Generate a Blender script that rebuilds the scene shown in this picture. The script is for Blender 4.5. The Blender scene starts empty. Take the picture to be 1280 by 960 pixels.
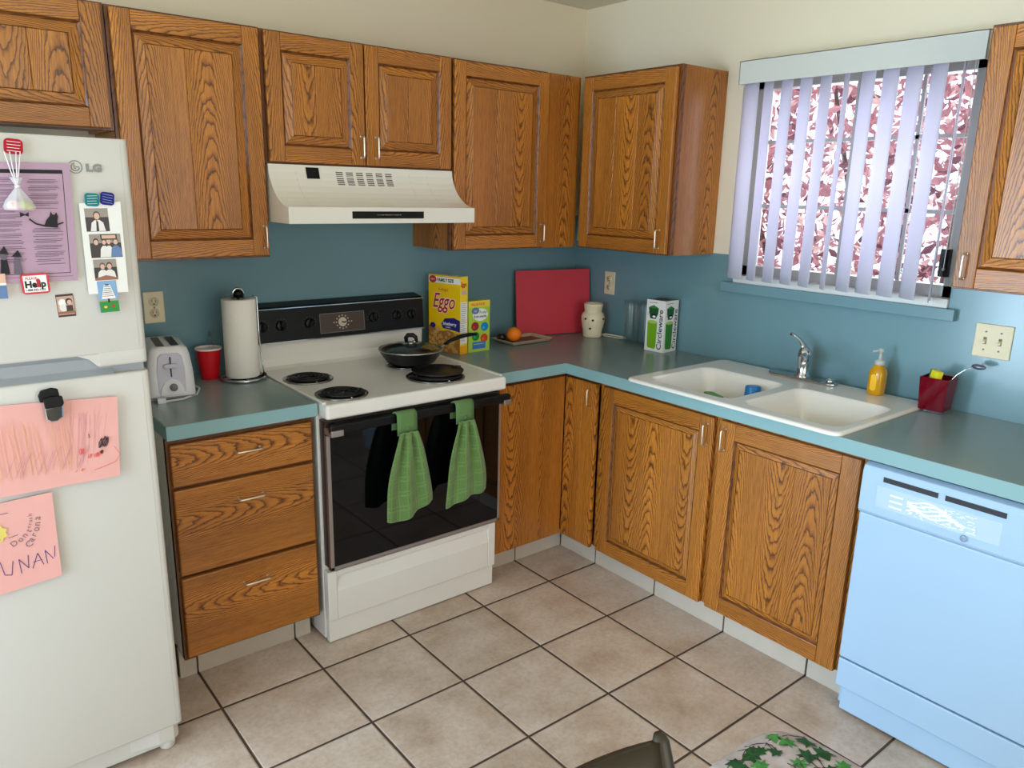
import bpy, bmesh, math, random
from mathutils import Matrix, Vector
random.seed(7)
R = math.radians
PI = math.pi
scene = bpy.context.scene
C = scene.collection

# ------------------------------------------------------------------ camera
cam_d = bpy.data.cameras.new('camera')
cam = bpy.data.objects.new('camera', cam_d)
C.objects.link(cam)
_r = Vector((0.77748298, -0.62847041, 0.02334867))
_u = Vector((0.13706714, 0.20556602, 0.96899701))
_f = Vector((0.61378564, 0.75017835, -0.24596672))
_m = Matrix((( _r.x, _u.x, -_f.x, -2.81589), (_r.y, _u.y, -_f.y, -2.96342), (_r.z, _u.z, -_f.z, 1.61233), (0, 0, 0, 1)))
cam.matrix_world = _m
cam_d.sensor_fit = 'HORIZONTAL'
cam_d.sensor_width = 36
cam_d.lens = 961.458 / 1280 * 36
cam_d.shift_x = -4.15 / 1280
cam_d.shift_y = 3.47 / 1280
cam_d.clip_start = 0.05
scene.camera = cam

# ------------------------------------------------------------------ world, lights, exposure
scene.view_settings.view_transform = 'Standard'
scene.view_settings.look = 'None'
scene.view_settings.gamma = 1
scene.view_settings.use_curve_mapping = False
scene.view_settings.exposure = 0.20
scene.cycles.use_denoising = True
scene.cycles.max_bounces = 10
scene.cycles.diffuse_bounces = 6
scene.cycles.glossy_bounces = 5
scene.cycles.transmission_bounces = 8
scene.cycles.transparent_max_bounces = 16
scene.cycles.caustics_reflective = False
scene.cycles.caustics_refractive = False
scene.cycles.sample_clamp_indirect = 6

world = bpy.data.worlds.new('world')
scene.world = world
world.use_nodes = True
wn = world.node_tree
bg = wn.nodes['Background']
bg.inputs[0].default_value = (0.80, 0.88, 1.0, 1)
bg.inputs[1].default_value = 1.9


def area(name, loc, rot, sx, sy, power, col):
    d = bpy.data.lights.new(name, 'AREA')
    d.shape = 'RECTANGLE'; d.size = sx; d.size_y = sy; d.energy = power; d.color = col
    o = bpy.data.objects.new(name, d); C.objects.link(o)
    o.location = loc; o.rotation_euler = rot
    return o


# daylight arriving through the glass patio door in the left wall
# and the kitchen window, plus an added patio strip and rear fill
area('patio_daylight', (-4.72, -1.70, 1.06), (0, R(-90), 0), 2.0, 2.9, 66, (0.54, 0.78, 1.0))
area('patio_strip_fill', (-4.70, -0.64, 1.12), (0, R(-90), 0), 1.9, 0.46, 58, (0.60, 0.82, 1.0))  # added narrow strip for crisper shadows and cabinet glare; no such gap is modelled
area('rear_fill', (-2.2, -4.92, 1.45), (R(90), 0, 0), 2.4, 1.5, 30, (1.0, 0.94, 0.86))  # assumed source behind the camera, added to brighten the fridge front
area('kitchen_window_daylight', (0.45, -1.42, 1.75), (0, R(90), 0), 1.0, 1.0, 17, (0.80, 0.86, 1.0))
sun_d = bpy.data.lights.new('sun', 'SUN'); sun_d.energy = 3.0; sun_d.angle = R(1); sun_d.color = (1, .95, .88)
sun = bpy.data.objects.new('sun', sun_d); C.objects.link(sun)
sun.rotation_euler = (R(-38), R(-12), 0)


# ------------------------------------------------------------------ materials
def S(r, g, b):
    f = lambda c: (c / 255 / 12.92) if c / 255 <= 0.04045 else ((c / 255 + 0.055) / 1.055) ** 2.4
    return (f(r), f(g), f(b), 1)


MATS = {}


def mat(name, col=(0.8, 0.8, 0.8, 1), rough=0.5, metal=0.0, coat=0.0, trans=0.0, ior=1.45, noise=0.0, nscale=20, bump=0.0, bscale=200, spec=0.5, sheen=0.0, emit=None):
    if name in MATS:
        return MATS[name]
    m = bpy.data.materials.new(name); m.use_nodes = True
    nt = m.node_tree; b = nt.nodes['Principled BSDF']
    b.inputs['Base Color'].default_value = col
    b.inputs['Roughness'].default_value = rough
    b.inputs['Metallic'].default_value = metal
    b.inputs['Coat Weight'].default_value = coat
    b.inputs['Coat Roughness'].default_value = 0.08
    b.inputs['Transmission Weight'].default_value = trans
    b.inputs['IOR'].default_value = ior
    b.inputs['Specular IOR Level'].default_value = spec
    b.inputs['Sheen Weight'].default_value = sheen
    if emit:
        b.inputs['Emission Color'].default_value = emit[0]; b.inputs['Emission Strength'].default_value = emit[1]
    tc = nt.nodes.new('ShaderNodeTexCoord')
    if noise > 0:
        n = nt.nodes.new('ShaderNodeTexNoise'); n.inputs['Scale'].default_value = nscale; n.inputs['Detail'].default_value = 4
        nt.links.new(tc.outputs['Object'], n.inputs['Vector'])
        mx = nt.nodes.new('ShaderNodeMix'); mx.data_type = 'RGBA'
        mx.inputs[6].default_value = tuple(max(0, c * (1 - noise)) for c in col[:3]) + (1,)
        mx.inputs[7].default_value = tuple(min(1, c * (1 + noise)) for c in col[:3]) + (1,)
        nt.links.new(n.outputs['Fac'], mx.inputs[0]); nt.links.new(mx.outputs[2], b.inputs['Base Color'])
    if bump > 0:
        n2 = nt.nodes.new('ShaderNodeTexNoise'); n2.inputs['Scale'].default_value = bscale; n2.inputs['Detail'].default_value = 3
        nt.links.new(tc.outputs['Object'], n2.inputs['Vector'])
        bp = nt.nodes.new('ShaderNodeBump'); bp.inputs['Strength'].default_value = bump; bp.inputs['Distance'].default_value = 0.002
        nt.links.new(n2.outputs['Fac'], bp.inputs['Height']); nt.links.new(bp.outputs['Normal'], b.inputs['Normal'])
    MATS[name] = m
    return m


class NT:
    """small helper for node graphs"""
    def __init__(s, nt): s.nt = nt

    def new(s, t, **k):
        n = s.nt.nodes.new(t)
        for a, v in k.items(): setattr(n, a, v)
        return n

    def put(s, sock, v):
        if hasattr(v, 'links'): s.nt.links.new(v, sock)
        else: sock.default_value = v

    def m(s, op, a, b=0.0, c=None):
        n = s.new('ShaderNodeMath', operation=op)
        s.put(n.inputs[0], a); s.put(n.inputs[1], b)
        if c is not None: s.put(n.inputs[2], c)
        return n.outputs[0]

    def xyz(s, x, y, z):
        n = s.new('ShaderNodeCombineXYZ')
        s.put(n.inputs[0], x); s.put(n.inputs[1], y); s.put(n.inputs[2], z)
        return n.outputs[0]

    def noise(s, vec, scale=1.0, detail=2.0, rough=0.5):
        n = s.new('ShaderNodeTexNoise'); s.put(n.inputs['Vector'], vec)
        n.inputs['Scale'].default_value = scale; n.inputs['Detail'].default_value = detail; n.inputs['Roughness'].default_value = rough
        return n.outputs['Fac']

    def ramp(s, fac, stops):
        n = s.new('ShaderNodeValToRGB'); s.put(n.inputs[0], fac)
        e = n.color_ramp.elements
        while len(e) < len(stops): e.new(0.5)
        for i, (p, c) in enumerate(stops): e[i].position = p; e[i].color = c
        return n.outputs[0]

    def mix(s, f, a, b, blend='MIX'):
        n = s.new('ShaderNodeMix', data_type='RGBA', blend_type=blend)
        s.put(n.inputs[0], f); s.put(n.inputs[6], a); s.put(n.inputs[7], b)
        return n.outputs[2]


def oak(name, light, mid, dark, rough=0.36, coat=0.12):
    m = bpy.data.materials.new(name); m.use_nodes = True
    b = m.node_tree.nodes['Principled BSDF']; g = NT(m.node_tree)
    at = g.new('ShaderNodeAttribute', attribute_name='grain')
    sp = g.new('ShaderNodeSeparateXYZ'); g.put(sp.inputs[0], at.outputs['Vector'])
    u, v, s = sp.outputs
    n1 = g.noise(g.xyz(g.m('MULTIPLY', u, 6), g.m('MULTIPLY', v, 1.5), s), 1, 2)
    n2 = g.noise(g.xyz(g.m('MULTIPLY', u, 75), g.m('MULTIPLY', v, 30), s), 1, 3)
    n4 = g.noise(g.xyz(g.m('MULTIPLY', u, 22), g.m('MULTIPLY', v, 6), s), 1, 2)
    f = g.m('MULTIPLY', g.m('MULTIPLY', u, u), 1500)
    f = g.m('ADD', f, g.m('MULTIPLY', v, 17))
    f = g.m('ADD', f, g.m('MULTIPLY', n1, 6.0))
    f = g.m('ADD', f, g.m('MULTIPLY', n4, 1.6))
    f = g.m('ADD', f, g.m('MULTIPLY', n2, 1.1))
    ring = g.m('FRACT', f)
    col = g.ramp(ring, [(0.0, dark), (0.16, mid), (0.42, light), (0.86, light), (1.0, dark)])
    st = g.noise(g.xyz(g.m('MULTIPLY', u, 160), g.m('MULTIPLY', v, 3), s), 1, 3)
    col = g.mix(1.0, col, g.ramp(st, [(0.3, (0.80, 0.77, 0.72, 1)), (0.7, (1.10, 1.09, 1.06, 1))]), 'MULTIPLY')
    pores = g.noise(g.xyz(g.m('MULTIPLY', u, 420), g.m('MULTIPLY', v, 18), s), 1, 2)
    pf = g.ramp(pores, [(0.36, (0.62, 0.58, 0.52, 1)), (0.52, (1, 1, 1, 1))])
    col = g.mix(0.75, col, pf, 'MULTIPLY')
    big = g.noise(g.xyz(g.m('MULTIPLY', u, 7), g.m('MULTIPLY', v, 0.8), g.m('MULTIPLY', s, 3.1)), 1, 1)
    bt = g.ramp(big, [(0.3, (0.80, 0.76, 0.72, 1)), (0.7, (1.12, 1.10, 1.06, 1))])
    col = g.mix(1.0, col, bt, 'MULTIPLY')
    g.put(b.inputs['Base Color'], col)
    b.inputs['Roughness'].default_value = rough
    b.inputs['Coat Weight'].default_value = coat; b.inputs['Coat Roughness'].default_value = 0.25
    bp = g.new('ShaderNodeBump'); bp.inputs['Strength'].default_value = 0.18; bp.inputs['Distance'].default_value = 0.001
    g.put(bp.inputs['Height'], ring); g.put(b.inputs['Normal'], bp.outputs['Normal'])
    MATS[name] = m
    return m


OAK = oak('oak', S(194, 126, 46), S(160, 96, 32), S(84, 46, 14))
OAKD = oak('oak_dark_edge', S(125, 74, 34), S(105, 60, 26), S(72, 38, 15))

CHROME = mat('chrome', S(200, 205, 210), 0.13, 1.0)
PULL = mat('brushed_pull', S(232, 222, 205), 0.35, 1.0)
WHITE = mat('white_enamel', S(226, 223, 216), 0.28, coat=0.3)
FRIDGEW = mat('fridge_white', S(208, 205, 198), 0.42, bump=0.04, bscale=600)
DWW = mat('dishwasher_white', S(166, 196, 224), 0.34)
SINKW = mat('sink_enamel', S(236, 233, 226), 0.18, coat=0.3)
BLACK = mat('black_plastic', S(12, 12, 13), 0.38, spec=.3)
GLOSSBLK = mat('black_glass', S(5, 5, 7), 0.04, spec=0.42)
ALM = mat('almond_plastic', S(226, 212, 176), 0.4)
BEIGE = mat('beige_wall_paint', S(230, 219, 194), 0.55, bump=0.12, bscale=260)
CEILM = mat('ceiling_paint', S(222, 216, 194), 0.8, bump=0.25, bscale=160)
TEAL = mat('teal_wall_paint', S(110, 144, 153), 0.17, bump=0.05, bscale=160, noise=0.02, nscale=4)
LAM = mat('teal_laminate', S(124, 142, 140), 0.24, noise=0.10, nscale=900)
LAM_LIT = mat('teal_laminate_lit_edge', S(132, 170, 174), 0.35, noise=0.05, nscale=700)  # front-edge copy of the laminate; blue patio light put into its colour


def floor_material():
    m = bpy.data.materials.new('floor_tile'); m.use_nodes = True
    b = m.node_tree.nodes['Principled BSDF']; g = NT(m.node_tree)
    geo = g.new('ShaderNodeNewGeometry'); sp = g.new('ShaderNodeSeparateXYZ'); g.put(sp.inputs[0], geo.outputs['Position'])
    T = 0.346
    def cell(c, off):
        t = g.m('DIVIDE', g.m('SUBTRACT', c, off), T)
        fr = g.m('FRACT', g.m('ADD', t, 100)); fl = g.m('FLOOR', g.m('ADD', t, 100))
        d = g.m('MULTIPLY', g.m('MINIMUM', fr, g.m('SUBTRACT', 1.0, fr)), T)
        return d, fl
    dx, ix = cell(sp.outputs[0], -0.7966); dy, iy = cell(sp.outputs[1], -0.7545)
    d = g.m('MINIMUM', dx, dy)
    pos = geo.outputs['Position']
    rnd = g.new('ShaderNodeTexWhiteNoise'); g.put(rnd.inputs['Vector'], g.xyz(ix, iy, 0.5))
    shift = g.new('ShaderNodeVectorMath', operation='MULTIPLY_ADD')
    g.put(shift.inputs[0], rnd.outputs['Color']); shift.inputs[1].default_value = (7, 7, 7); g.put(shift.inputs[2], pos)
    n = g.noise(shift.outputs[0], 5.0, 5, 0.62)
    n3 = g.noise(shift.outputs[0], 60.0, 3, 0.7)
    col = g.ramp(n, [(0.28, S(176, 152, 132)), (0.48, S(200, 180, 164)), (0.72, S(216, 202, 190))])
    sp2 = g.ramp(n3, [(0.3, (0.86, 0.85, 0.84, 1)), (0.6, (1.04, 1.04, 1.04, 1))])
    col = g.mix(1.0, col, sp2, 'MULTIPLY')
    tint = g.ramp(rnd.outputs['Value'], [(0, (0.93, 0.92, 0.91, 1)), (1, (1.05, 1.05, 1.05, 1))])
    col = g.mix(1.0, col, tint, 'MULTIPLY')
    grout = g.ramp(g.m('DIVIDE', d, 0.01), [(0.36, (1, 1, 1, 1)), (0.46, (0, 0, 0, 1))])
    gsep = g.m('MULTIPLY', grout, 1.0)
    col = g.mix(gsep, col, S(74, 56, 46))
    g.put(b.inputs['Base Color'], col)
    g.put(b.inputs['Roughness'], g.m('MULTIPLY_ADD', gsep, 0.4, 0.36))
    h = g.m('MULTIPLY', g.m('MINIMUM', g.m('DIVIDE', d, 0.008), 1.0), 1.0)
    h = g.m('ADD', h, g.m('MULTIPLY', n, 0.25))
    bp = g.new('ShaderNodeBump'); bp.inputs['Strength'].default_value = 0.8; bp.inputs['Distance'].default_value = 0.004
    g.put(bp.inputs['Height'], h); g.put(b.inputs['Normal'], bp.outputs['Normal'])
    return m


FLOORM = floor_material()
KICKM = mat('kick_tile', S(196, 186, 172), 0.45, noise=0.12, nscale=9)
GROUT = mat('grout', S(82, 66, 56), 0.8)


# ------------------------------------------------------------------ mesh builder
class MB:
    def __init__(s):
        s.v = []; s.f = []; s.mi = []; s.sm = []; s.g = []; s.mats = []

    def mid(s, m):
        if m not in s.mats: s.mats.append(m)
        return s.mats.index(m)

    def add(s, vs, fs, m, smooth=False, grain=None):
        k = len(s.v); i = s.mid(m)
        s.v += [tuple(p) for p in vs]
        s.g += [tuple(q) for q in grain] if grain else [(0, 0, 0)] * len(vs)
        for f in fs:
            s.f.append([a + k for a in f]); s.mi.append(i); s.sm.append(smooth)
        return s

    def box(s, lo, hi, m, grain=None):
        (a, b, c), (d, e, f) = [min(x, y) for x, y in zip(lo, hi)], [max(x, y) for x, y in zip(lo, hi)]
        vs = [(a, b, c), (d, b, c), (d, e, c), (a, e, c), (a, b, f), (d, b, f), (d, e, f), (a, e, f)]
        fs = [(0, 3, 2, 1), (4, 5, 6, 7), (0, 1, 5, 4), (1, 2, 6, 5), (2, 3, 7, 6), (3, 0, 4, 7)]
        s.add(vs, fs, m, False, wood(vs, *grain) if grain else None)
        return s

    def quad(s, vs, m, grain=None):
        return s.add(vs, [tuple(range(len(vs)))], m, False, wood(vs, *grain) if grain else None)

    def prism(s, pts, axis, a, b, m, smooth=False, grain=None):
        """polygon pts (2D) extruded along axis from a to b"""
        def P(p, t):
            return {'x': (t, p[0], p[1]), 'y': (p[0], t, p[1]), 'z': (p[0], p[1], t)}[axis]
        n = len(pts)
        vs = [P(p, a) for p in pts] + [P(p, b) for p in pts]
        fs = [tuple(range(n))[::-1], tuple(range(n, 2 * n))] + [(i, (i + 1) % n, (i + 1) % n + n, i + n) for i in range(n)]
        s.add(vs, fs, m, smooth, wood(vs, *grain) if grain else None)
        return s

    def lathe(s, prof, m, c=(0, 0, 0), n=32, smooth=True, sq=None, close=False):
        """profile [(r, z)], revolved about z at c; sq(angle) -> radius factor"""
        vs = []
        for r, z in prof:
            for k in range(n):
                t = 2 * PI * k / n; q = sq(t) if sq else 1.0
                vs.append((c[0] + r * q * math.cos(t), c[1] + r * q * math.sin(t), c[2] + z))
        fs = []
        for j in range(len(prof) - 1):
            for k in range(n):
                fs.append((j * n + k, j * n + (k + 1) % n, (j + 1) * n + (k + 1) % n, (j + 1) * n + k))
        if close:
            j = len(prof) - 1
            for k in range(n):
                fs.append((j * n + k, j * n + (k + 1) % n, (k + 1) % n, k))
        else:
            if prof[0][0] > 1e-6: fs.append(tuple(range(n))[::-1])
            if prof[-1][0] > 1e-6: fs.append(tuple(range((len(prof) - 1) * n, len(prof) * n)))
        s.add(vs, fs, m, smooth)
        return s

    def tube(s, pts, r, m, n=10, smooth=True, cyc=False, flat=1.0):
        P = [Vector(p) for p in pts]; rs = r if isinstance(r, (list, tuple)) else [r] * len(P)
        vs = []; prev = None
        for i, p in enumerate(P):
            if cyc: d = P[(i + 1) % len(P)] - P[i - 1]
            else: d = P[min(i + 1, len(P) - 1)] - P[max(i - 1, 0)]
            d.normalize()
            if prev is None:
                a = Vector((0, 0, 1)) if abs(d.z) < 0.9 else Vector((1, 0, 0))
                x = d.cross(a).normalized()
            else:
                x = (prev - d * prev.dot(d)).normalized()
            prev = x; y = d.cross(x)
            for k in range(n):
                t = 2 * PI * k / n
                vs.append(p + (x * math.cos(t) + y * math.sin(t) * flat) * rs[i])
        fs = []
        m_ = len(P)
        for j in range(m_ if cyc else m_ - 1):
            a, b = j * n, ((j + 1) % m_) * n
            for k in range(n):
                fs.append((a + k, a + (k + 1) % n, b + (k + 1) % n, b + k))
        if not cyc:
            fs.append(tuple(range(n))[::-1]); fs.append(tuple(range((m_ - 1) * n, m_ * n)))
        s.add(vs, fs, m, smooth)
        return s

    def sphere(s, c, r, m, n=20, k=12, scale=(1, 1, 1)):
        prof = [(math.sin(PI * i / k), -math.cos(PI * i / k)) for i in range(k + 1)]
        vs = []
        for a, z in prof:
            for j in range(n):
                t = 2 * PI * j / n
                vs.append((c[0] + r * a * math.cos(t) * scale[0], c[1] + r * a * math.sin(t) * scale[1], c[2] + r * z * scale[2]))
        fs = [(i * n + j, i * n + (j + 1) % n, (i + 1) * n + (j + 1) % n, (i + 1) * n + j) for i in range(k) for j in range(n)]
        s.add(vs, fs, m, True)
        return s

    def grid(s, fn, nu, nv, m, smooth=True, grain=None):
        vs = [fn(i / nu, j / nv) for j in range(nv + 1) for i in range(nu + 1)]
        fs = [(j * (nu + 1) + i, j * (nu + 1) + i + 1, (j + 1) * (nu + 1) + i + 1, (j + 1) * (nu + 1) + i) for j in range(nv) for i in range(nu)]
        gr = [grain(i / nu, j / nv) for j in range(nv + 1) for i in range(nu + 1)] if grain else None
        k = len(s.v); i_ = s.mid(m)
        s.v += [tuple(p) for p in vs]; s.g += gr if gr else [(0, 0, 0)] * len(vs)
        for f in fs: s.f.append([a + k for a in f]); s.mi.append(i_); s.sm.append(smooth)
        return s

    def build(s, name, parent=None, bevel=0, seg=2, mw=None, solid=0, fix=True, sub=0):
        me = bpy.data.meshes.new(name)
        me.from_pydata(s.v, [], s.f)
        for m in s.mats: me.materials.append(m)
        me.polygons.foreach_set('material_index', s.mi)
        me.polygons.foreach_set('use_smooth', s.sm)
        at = me.attributes.new('grain', 'FLOAT_VECTOR', 'POINT')
        at.data.foreach_set('vector', [c for q in s.g for c in q])
        if fix:
            b = bmesh.new(); b.from_mesh(me); bmesh.ops.recalc_face_normals(b, faces=b.faces[:]); b.to_mesh(me); b.free()
        me.update()
        o = bpy.data.objects.new(name, me); C.objects.link(o)
        if parent: o.parent = parent
        if mw is not None: o.matrix_local = mw
        if solid:
            md = o.modifiers.new('solid', 'SOLIDIFY'); md.thickness = solid; md.offset = 0
        if bevel:
            md = o.modifiers.new('bevel', 'BEVEL'); md.width = bevel; md.segments = seg; md.limit_method = 'ANGLE'; md.angle_limit = R(40)
        if sub:
            md = o.modifiers.new('sub', 'SUBSURF'); md.levels = sub; md.render_levels = sub
        return o


def wood(vs, along='z', across='x', seed=None, centre=None):
    """grain coordinates of one board: along = long axis, across = width axis"""
    ax = 'xyz'
    ia, ic = ax.index(along), ax.index(across)
    idp = 3 - ia - ic
    if seed is None: seed = random.random() * 40
    cs = [p[ic] for p in vs]; mid = (min(cs) + max(cs)) / 2; w = max(cs) - min(cs)
    rr = random.Random(seed * 913.7)
    if centre is None:
        if w < .07: centre = rr.choice([-1, 1]) * (0.5 * w + rr.uniform(0.012, 0.04))
        else: centre = rr.choice([rr.uniform(-0.25, 0.25) * w, rr.uniform(-0.2, 0.2) * w, rr.choice([-1, 1]) * (0.5 * w + rr.uniform(0.01, 0.03))])
    sg = 1 if rr.random() < 0.5 else -1
    dm = sum(p[idp] for p in vs) / len(vs)
    return [(p[ic] - mid - centre + (p[idp] - dm) * 0.6, sg * p[ia] + rr.random() * 0, seed) for p in vs]


def tag(o, label, cat, group=None):
    o['label'] = label; o['category'] = cat
    if group: o['group'] = group
    return o


def empty(name, loc=(0, 0, 0), rz=0, label=None, cat=None, group=None):
    o = bpy.data.objects.new(name, None); C.objects.link(o)
    o.location = loc; o.rotation_euler = (0, 0, rz); o.empty_display_size = 0.05
    if label: tag(o, label, cat, group)
    return o


def struct(o):
    o['kind'] = 'structure'
    return o


def frame(o, right, up):
    """matrix with x = right, y = up, z = outward normal, at o"""
    r = Vector(right).normalized(); u = Vector(up).normalized(); n = r.cross(u)
    return Matrix(((r.x, u.x, n.x, o[0]), (r.y, u.y, n.y, o[1]), (r.z, u.z, n.z, o[2]), (0, 0, 0, 1)))


class Decal:
    """printed artwork: 2D shapes in layers on a plane (x right, y up)"""
    def __init__(s): s.mb = MB(); s.k = 0

    def poly(s, pts, m, lift=None):
        s.k += 1
        z = (0.00015 + 0.00003 * s.k) if lift is None else lift
        s.mb.add([(p[0], p[1], z) for p in pts], [tuple(range(len(pts)))], m)
        return s

    def rect(s, x0, y0, x1, y1, m): return s.poly([(x0, y0), (x1, y0), (x1, y1), (x0, y1)], m)

    def ell(s, cx, cy, rx, ry, m, n=18, rot=0):
        pts = []
        for i in range(n):
            t = 2 * PI * i / n; a, b = rx * math.cos(t), ry * math.sin(t)
            pts.append((cx + a * math.cos(rot) - b * math.sin(rot), cy + a * math.sin(rot) + b * math.cos(rot)))
        return s.poly(pts, m)

    def stroke(s, pts, w, m):
        s.k += 1
        z = 0.00015 + 0.00003 * s.k
        for a, b in zip(pts[:-1], pts[1:]):
            dx, dy = b[0] - a[0], b[1] - a[1]; l = math.hypot(dx, dy) or 1
            nx, ny = -dy / l * w / 2, dx / l * w / 2
            s.mb.add([(a[0] + nx, a[1] + ny, z), (b[0] + nx, b[1] + ny, z), (b[0] - nx, b[1] - ny, z), (a[0] - nx, a[1] - ny, z)], [(0, 1, 2, 3)], m)
        return s

    def ring(s, cx, cy, r, w, m, a0=0, a1=360, n=24):
        return s.stroke([(cx + r * math.cos(R(a0 + (a1 - a0) * i / n)), cy + r * math.sin(R(a0 + (a1 - a0) * i / n))) for i in range(n + 1)], w, m)

    def text(s, txt, x, y, size, m, shear=0, bold=0, rot=0, sx=1, align='LEFT', space=1.0):
        s.k += 1
        z = 0.00015 + 0.00003 * s.k
        cu = bpy.data.curves.new('t', 'FONT'); cu.body = txt; cu.size = size; cu.shear = shear; cu.offset = bold
        cu.align_x = align; cu.space_character = space; cu.resolution_u = 3
        o = bpy.data.objects.new('t', cu); C.objects.link(o)
        dg = bpy.context.evaluated_depsgraph_get(); dg.update()
        me = o.evaluated_get(dg).to_mesh()
        c_, s_ = math.cos(rot), math.sin(rot)
        vs = [(x + v.co.x * sx * c_ - v.co.y * s_, y + v.co.x * sx * s_ + v.co.y * c_, z) for v in me.vertices]
        fs = [tuple(p.vertices) for p in me.polygons]
        if vs: s.mb.add(vs, fs, m)
        o.evaluated_get(dg).to_mesh_clear()
        bpy.data.objects.remove(o); bpy.data.curves.remove(cu)
        return s

    def build(s, name, parent, mw): return s.mb.build(name, parent, mw=mw, fix=False)


# ------------------------------------------------------------------ the room
ZC = 2.475
XL, YR = -4.75, -4.95
WT = 0.14
WY0, WY1, WZ0, WZ1 = -1.86, -0.985, 1.285, 2.065     # kitchen window opening

mb = MB(); mb.box((XL - .1, YR - .1, -0.1), (WT, WT, 0), FLOORM); struct(mb.build('floor'))
mb = MB(); mb.box((XL - .1, YR - .1, ZC), (WT, WT, ZC + .1), CEILM); struct(mb.build('ceiling'))
mb = MB(); mb.box((XL - .1, 0, 0), (0, WT, 1.50), TEAL); mb.box((XL - .1, 0, 1.50), (0, WT, ZC), BEIGE); struct(mb.build('wall_back'))
mb = MB()
TZ = 1.372
mb.box((0, YR, 0), (WT, WT, WZ0), TEAL)
for (a, b) in ((YR, WY0), (WY1, WT)):
    mb.box((0, a, WZ0), (WT, b, TZ), TEAL); mb.box((0, a, TZ), (WT, b, ZC), BEIGE)
mb.box((0, WY0, WZ1), (WT, WY1, ZC), BEIGE)
struct(mb.build('wall_right'))
PY0, PY1, PZ = -3.2, -0.2, 2.08                       # patio door opening in the left wall
mb = MB()
mb.box((XL - WT, YR, 0), (XL, PY0, ZC), BEIGE); mb.box((XL - WT, PY1, 0), (XL, 0, ZC), BEIGE); mb.box((XL - WT, PY0, PZ), (XL, PY1, ZC), BEIGE)
struct(mb.build('wall_left'))
RX0, RX1, RZ0, RZ1 = -3.4, -1.0, 0.75, 2.1
mb = MB()
mb.box((XL, YR - WT, 0), (RX0, YR, ZC), BEIGE); mb.box((RX1, YR - WT, 0), (0, YR, ZC), BEIGE)
mb.box((RX0, YR - WT, RZ1), (RX1, YR, ZC), BEIGE); mb.box((RX0, YR - WT, 0), (RX1, YR, RZ0), BEIGE)
struct(mb.build('wall_rear'))
FR = mat('window_vinyl', S(205, 205, 200), 0.4)
mb = MB()
for (a, b) in ((PY0, PY0 + .06), (-1.73, -1.67), (PY1 - .06, PY1)): mb.box((XL - .09, a, 0), (XL - .04, b, PZ), FR)
mb.box((XL - .09, PY0, PZ - .06), (XL - .04, PY1, PZ), FR)
struct(mb.build('door_1', bevel=.003))
mb = MB()
for (a, b) in ((RX0, RX0 + .05), (-2.22, -2.18), (RX1 - .05, RX1)): mb.box((a, YR - .09, RZ0), (b, YR - .04, RZ1), FR)
for (a, b) in ((RZ0, RZ0 + .05), (RZ1 - .05, RZ1)): mb.box((RX0, YR - .09, a), (RX1, YR - .04, b), FR)
struct(mb.build('window_2', bevel=.003))

# kitchen window: frame, meeting stile, muntins, glass
w1 = struct(empty('window_1', (0.07, -1.42, WZ0)))
WF = mat('window_frame_grey', S(176, 178, 172), 0.4, metal=0.0)
e = Vector((0.07, -1.42, WZ0))
mb = MB()
def wbox(x0, x1, y0, y1, z0, z1, m=WF): mb.box((x0 - e.x, y0 - e.y, z0 - e.z), (x1 - e.x, y1 - e.y, z1 - e.z), m)
wbox(.04, .10, WY0, WY0 + .045, WZ0, WZ1); wbox(.04, .10, WY1 - .04, WY1, WZ0, WZ1)
wbox(.04, .10, WY0, WY1, WZ0, WZ0 + .045); wbox(.04, .10, WY0, WY1, WZ1 - .03, WZ1)
wbox(.05, .09, -1.44, -1.405, WZ0, WZ1)
mb.build('frame', w1, bevel=.002)
mb = MB()
for y in (-1.20, -1.64): wbox(.068, .078, y - .006, y + .006, WZ0 + .04, WZ1 - .03)
for z in (1.578, 1.832): wbox(.068, .078, WY0 + .04, WY1 - .04, z - .007, z + .007)
mb.build('muntin', w1)
GLS = bpy.data.materials.new('window_glass'); GLS.use_nodes = True
_g = NT(GLS.node_tree); _o = GLS.node_tree.nodes['Material Output']
_tr = _g.new('ShaderNodeBsdfTransparent'); _gl = _g.new('ShaderNodeBsdfGlossy'); _gl.inputs['Roughness'].default_value = 0.02
_fr = _g.new('ShaderNodeFresnel'); _fr.inputs[0].default_value = 1.45; _mx = _g.new('ShaderNodeMixShader')
_g.put(_mx.inputs[0], _fr.outputs[0]); _g.put(_mx.inputs[1], _tr.outputs[0]); _g.put(_mx.inputs[2], _gl.outputs[0]); _g.put(_o.inputs[0], _mx.outputs[0])
CLEAR = bpy.data.materials.new('clear_glassware'); CLEAR.use_nodes = True
_g = NT(CLEAR.node_tree); _o = CLEAR.node_tree.nodes['Material Output']
_tr = _g.new('ShaderNodeBsdfTransparent'); _tr.inputs[0].default_value = (.97, .985, .98, 1); _gl = _g.new('ShaderNodeBsdfGlossy'); _gl.inputs['Roughness'].default_value = 0.05
_lw = _g.new('ShaderNodeLayerWeight'); _lw.inputs[0].default_value = .35; _mx = _g.new('ShaderNodeMixShader')
_g.put(_mx.inputs[0], _g.m('MULTIPLY_ADD', _lw.outputs['Facing'], .32, .03)); _g.put(_mx.inputs[1], _tr.outputs[0]); _g.put(_mx.inputs[2], _gl.outputs[0]); _g.put(_o.inputs[0], _mx.outputs[0])
mb = MB(); wbox(.071, .075, WY0 + .04, WY1 - .04, WZ0 + .04, WZ1 - .03, GLS); mb.build('pane', w1)
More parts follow.
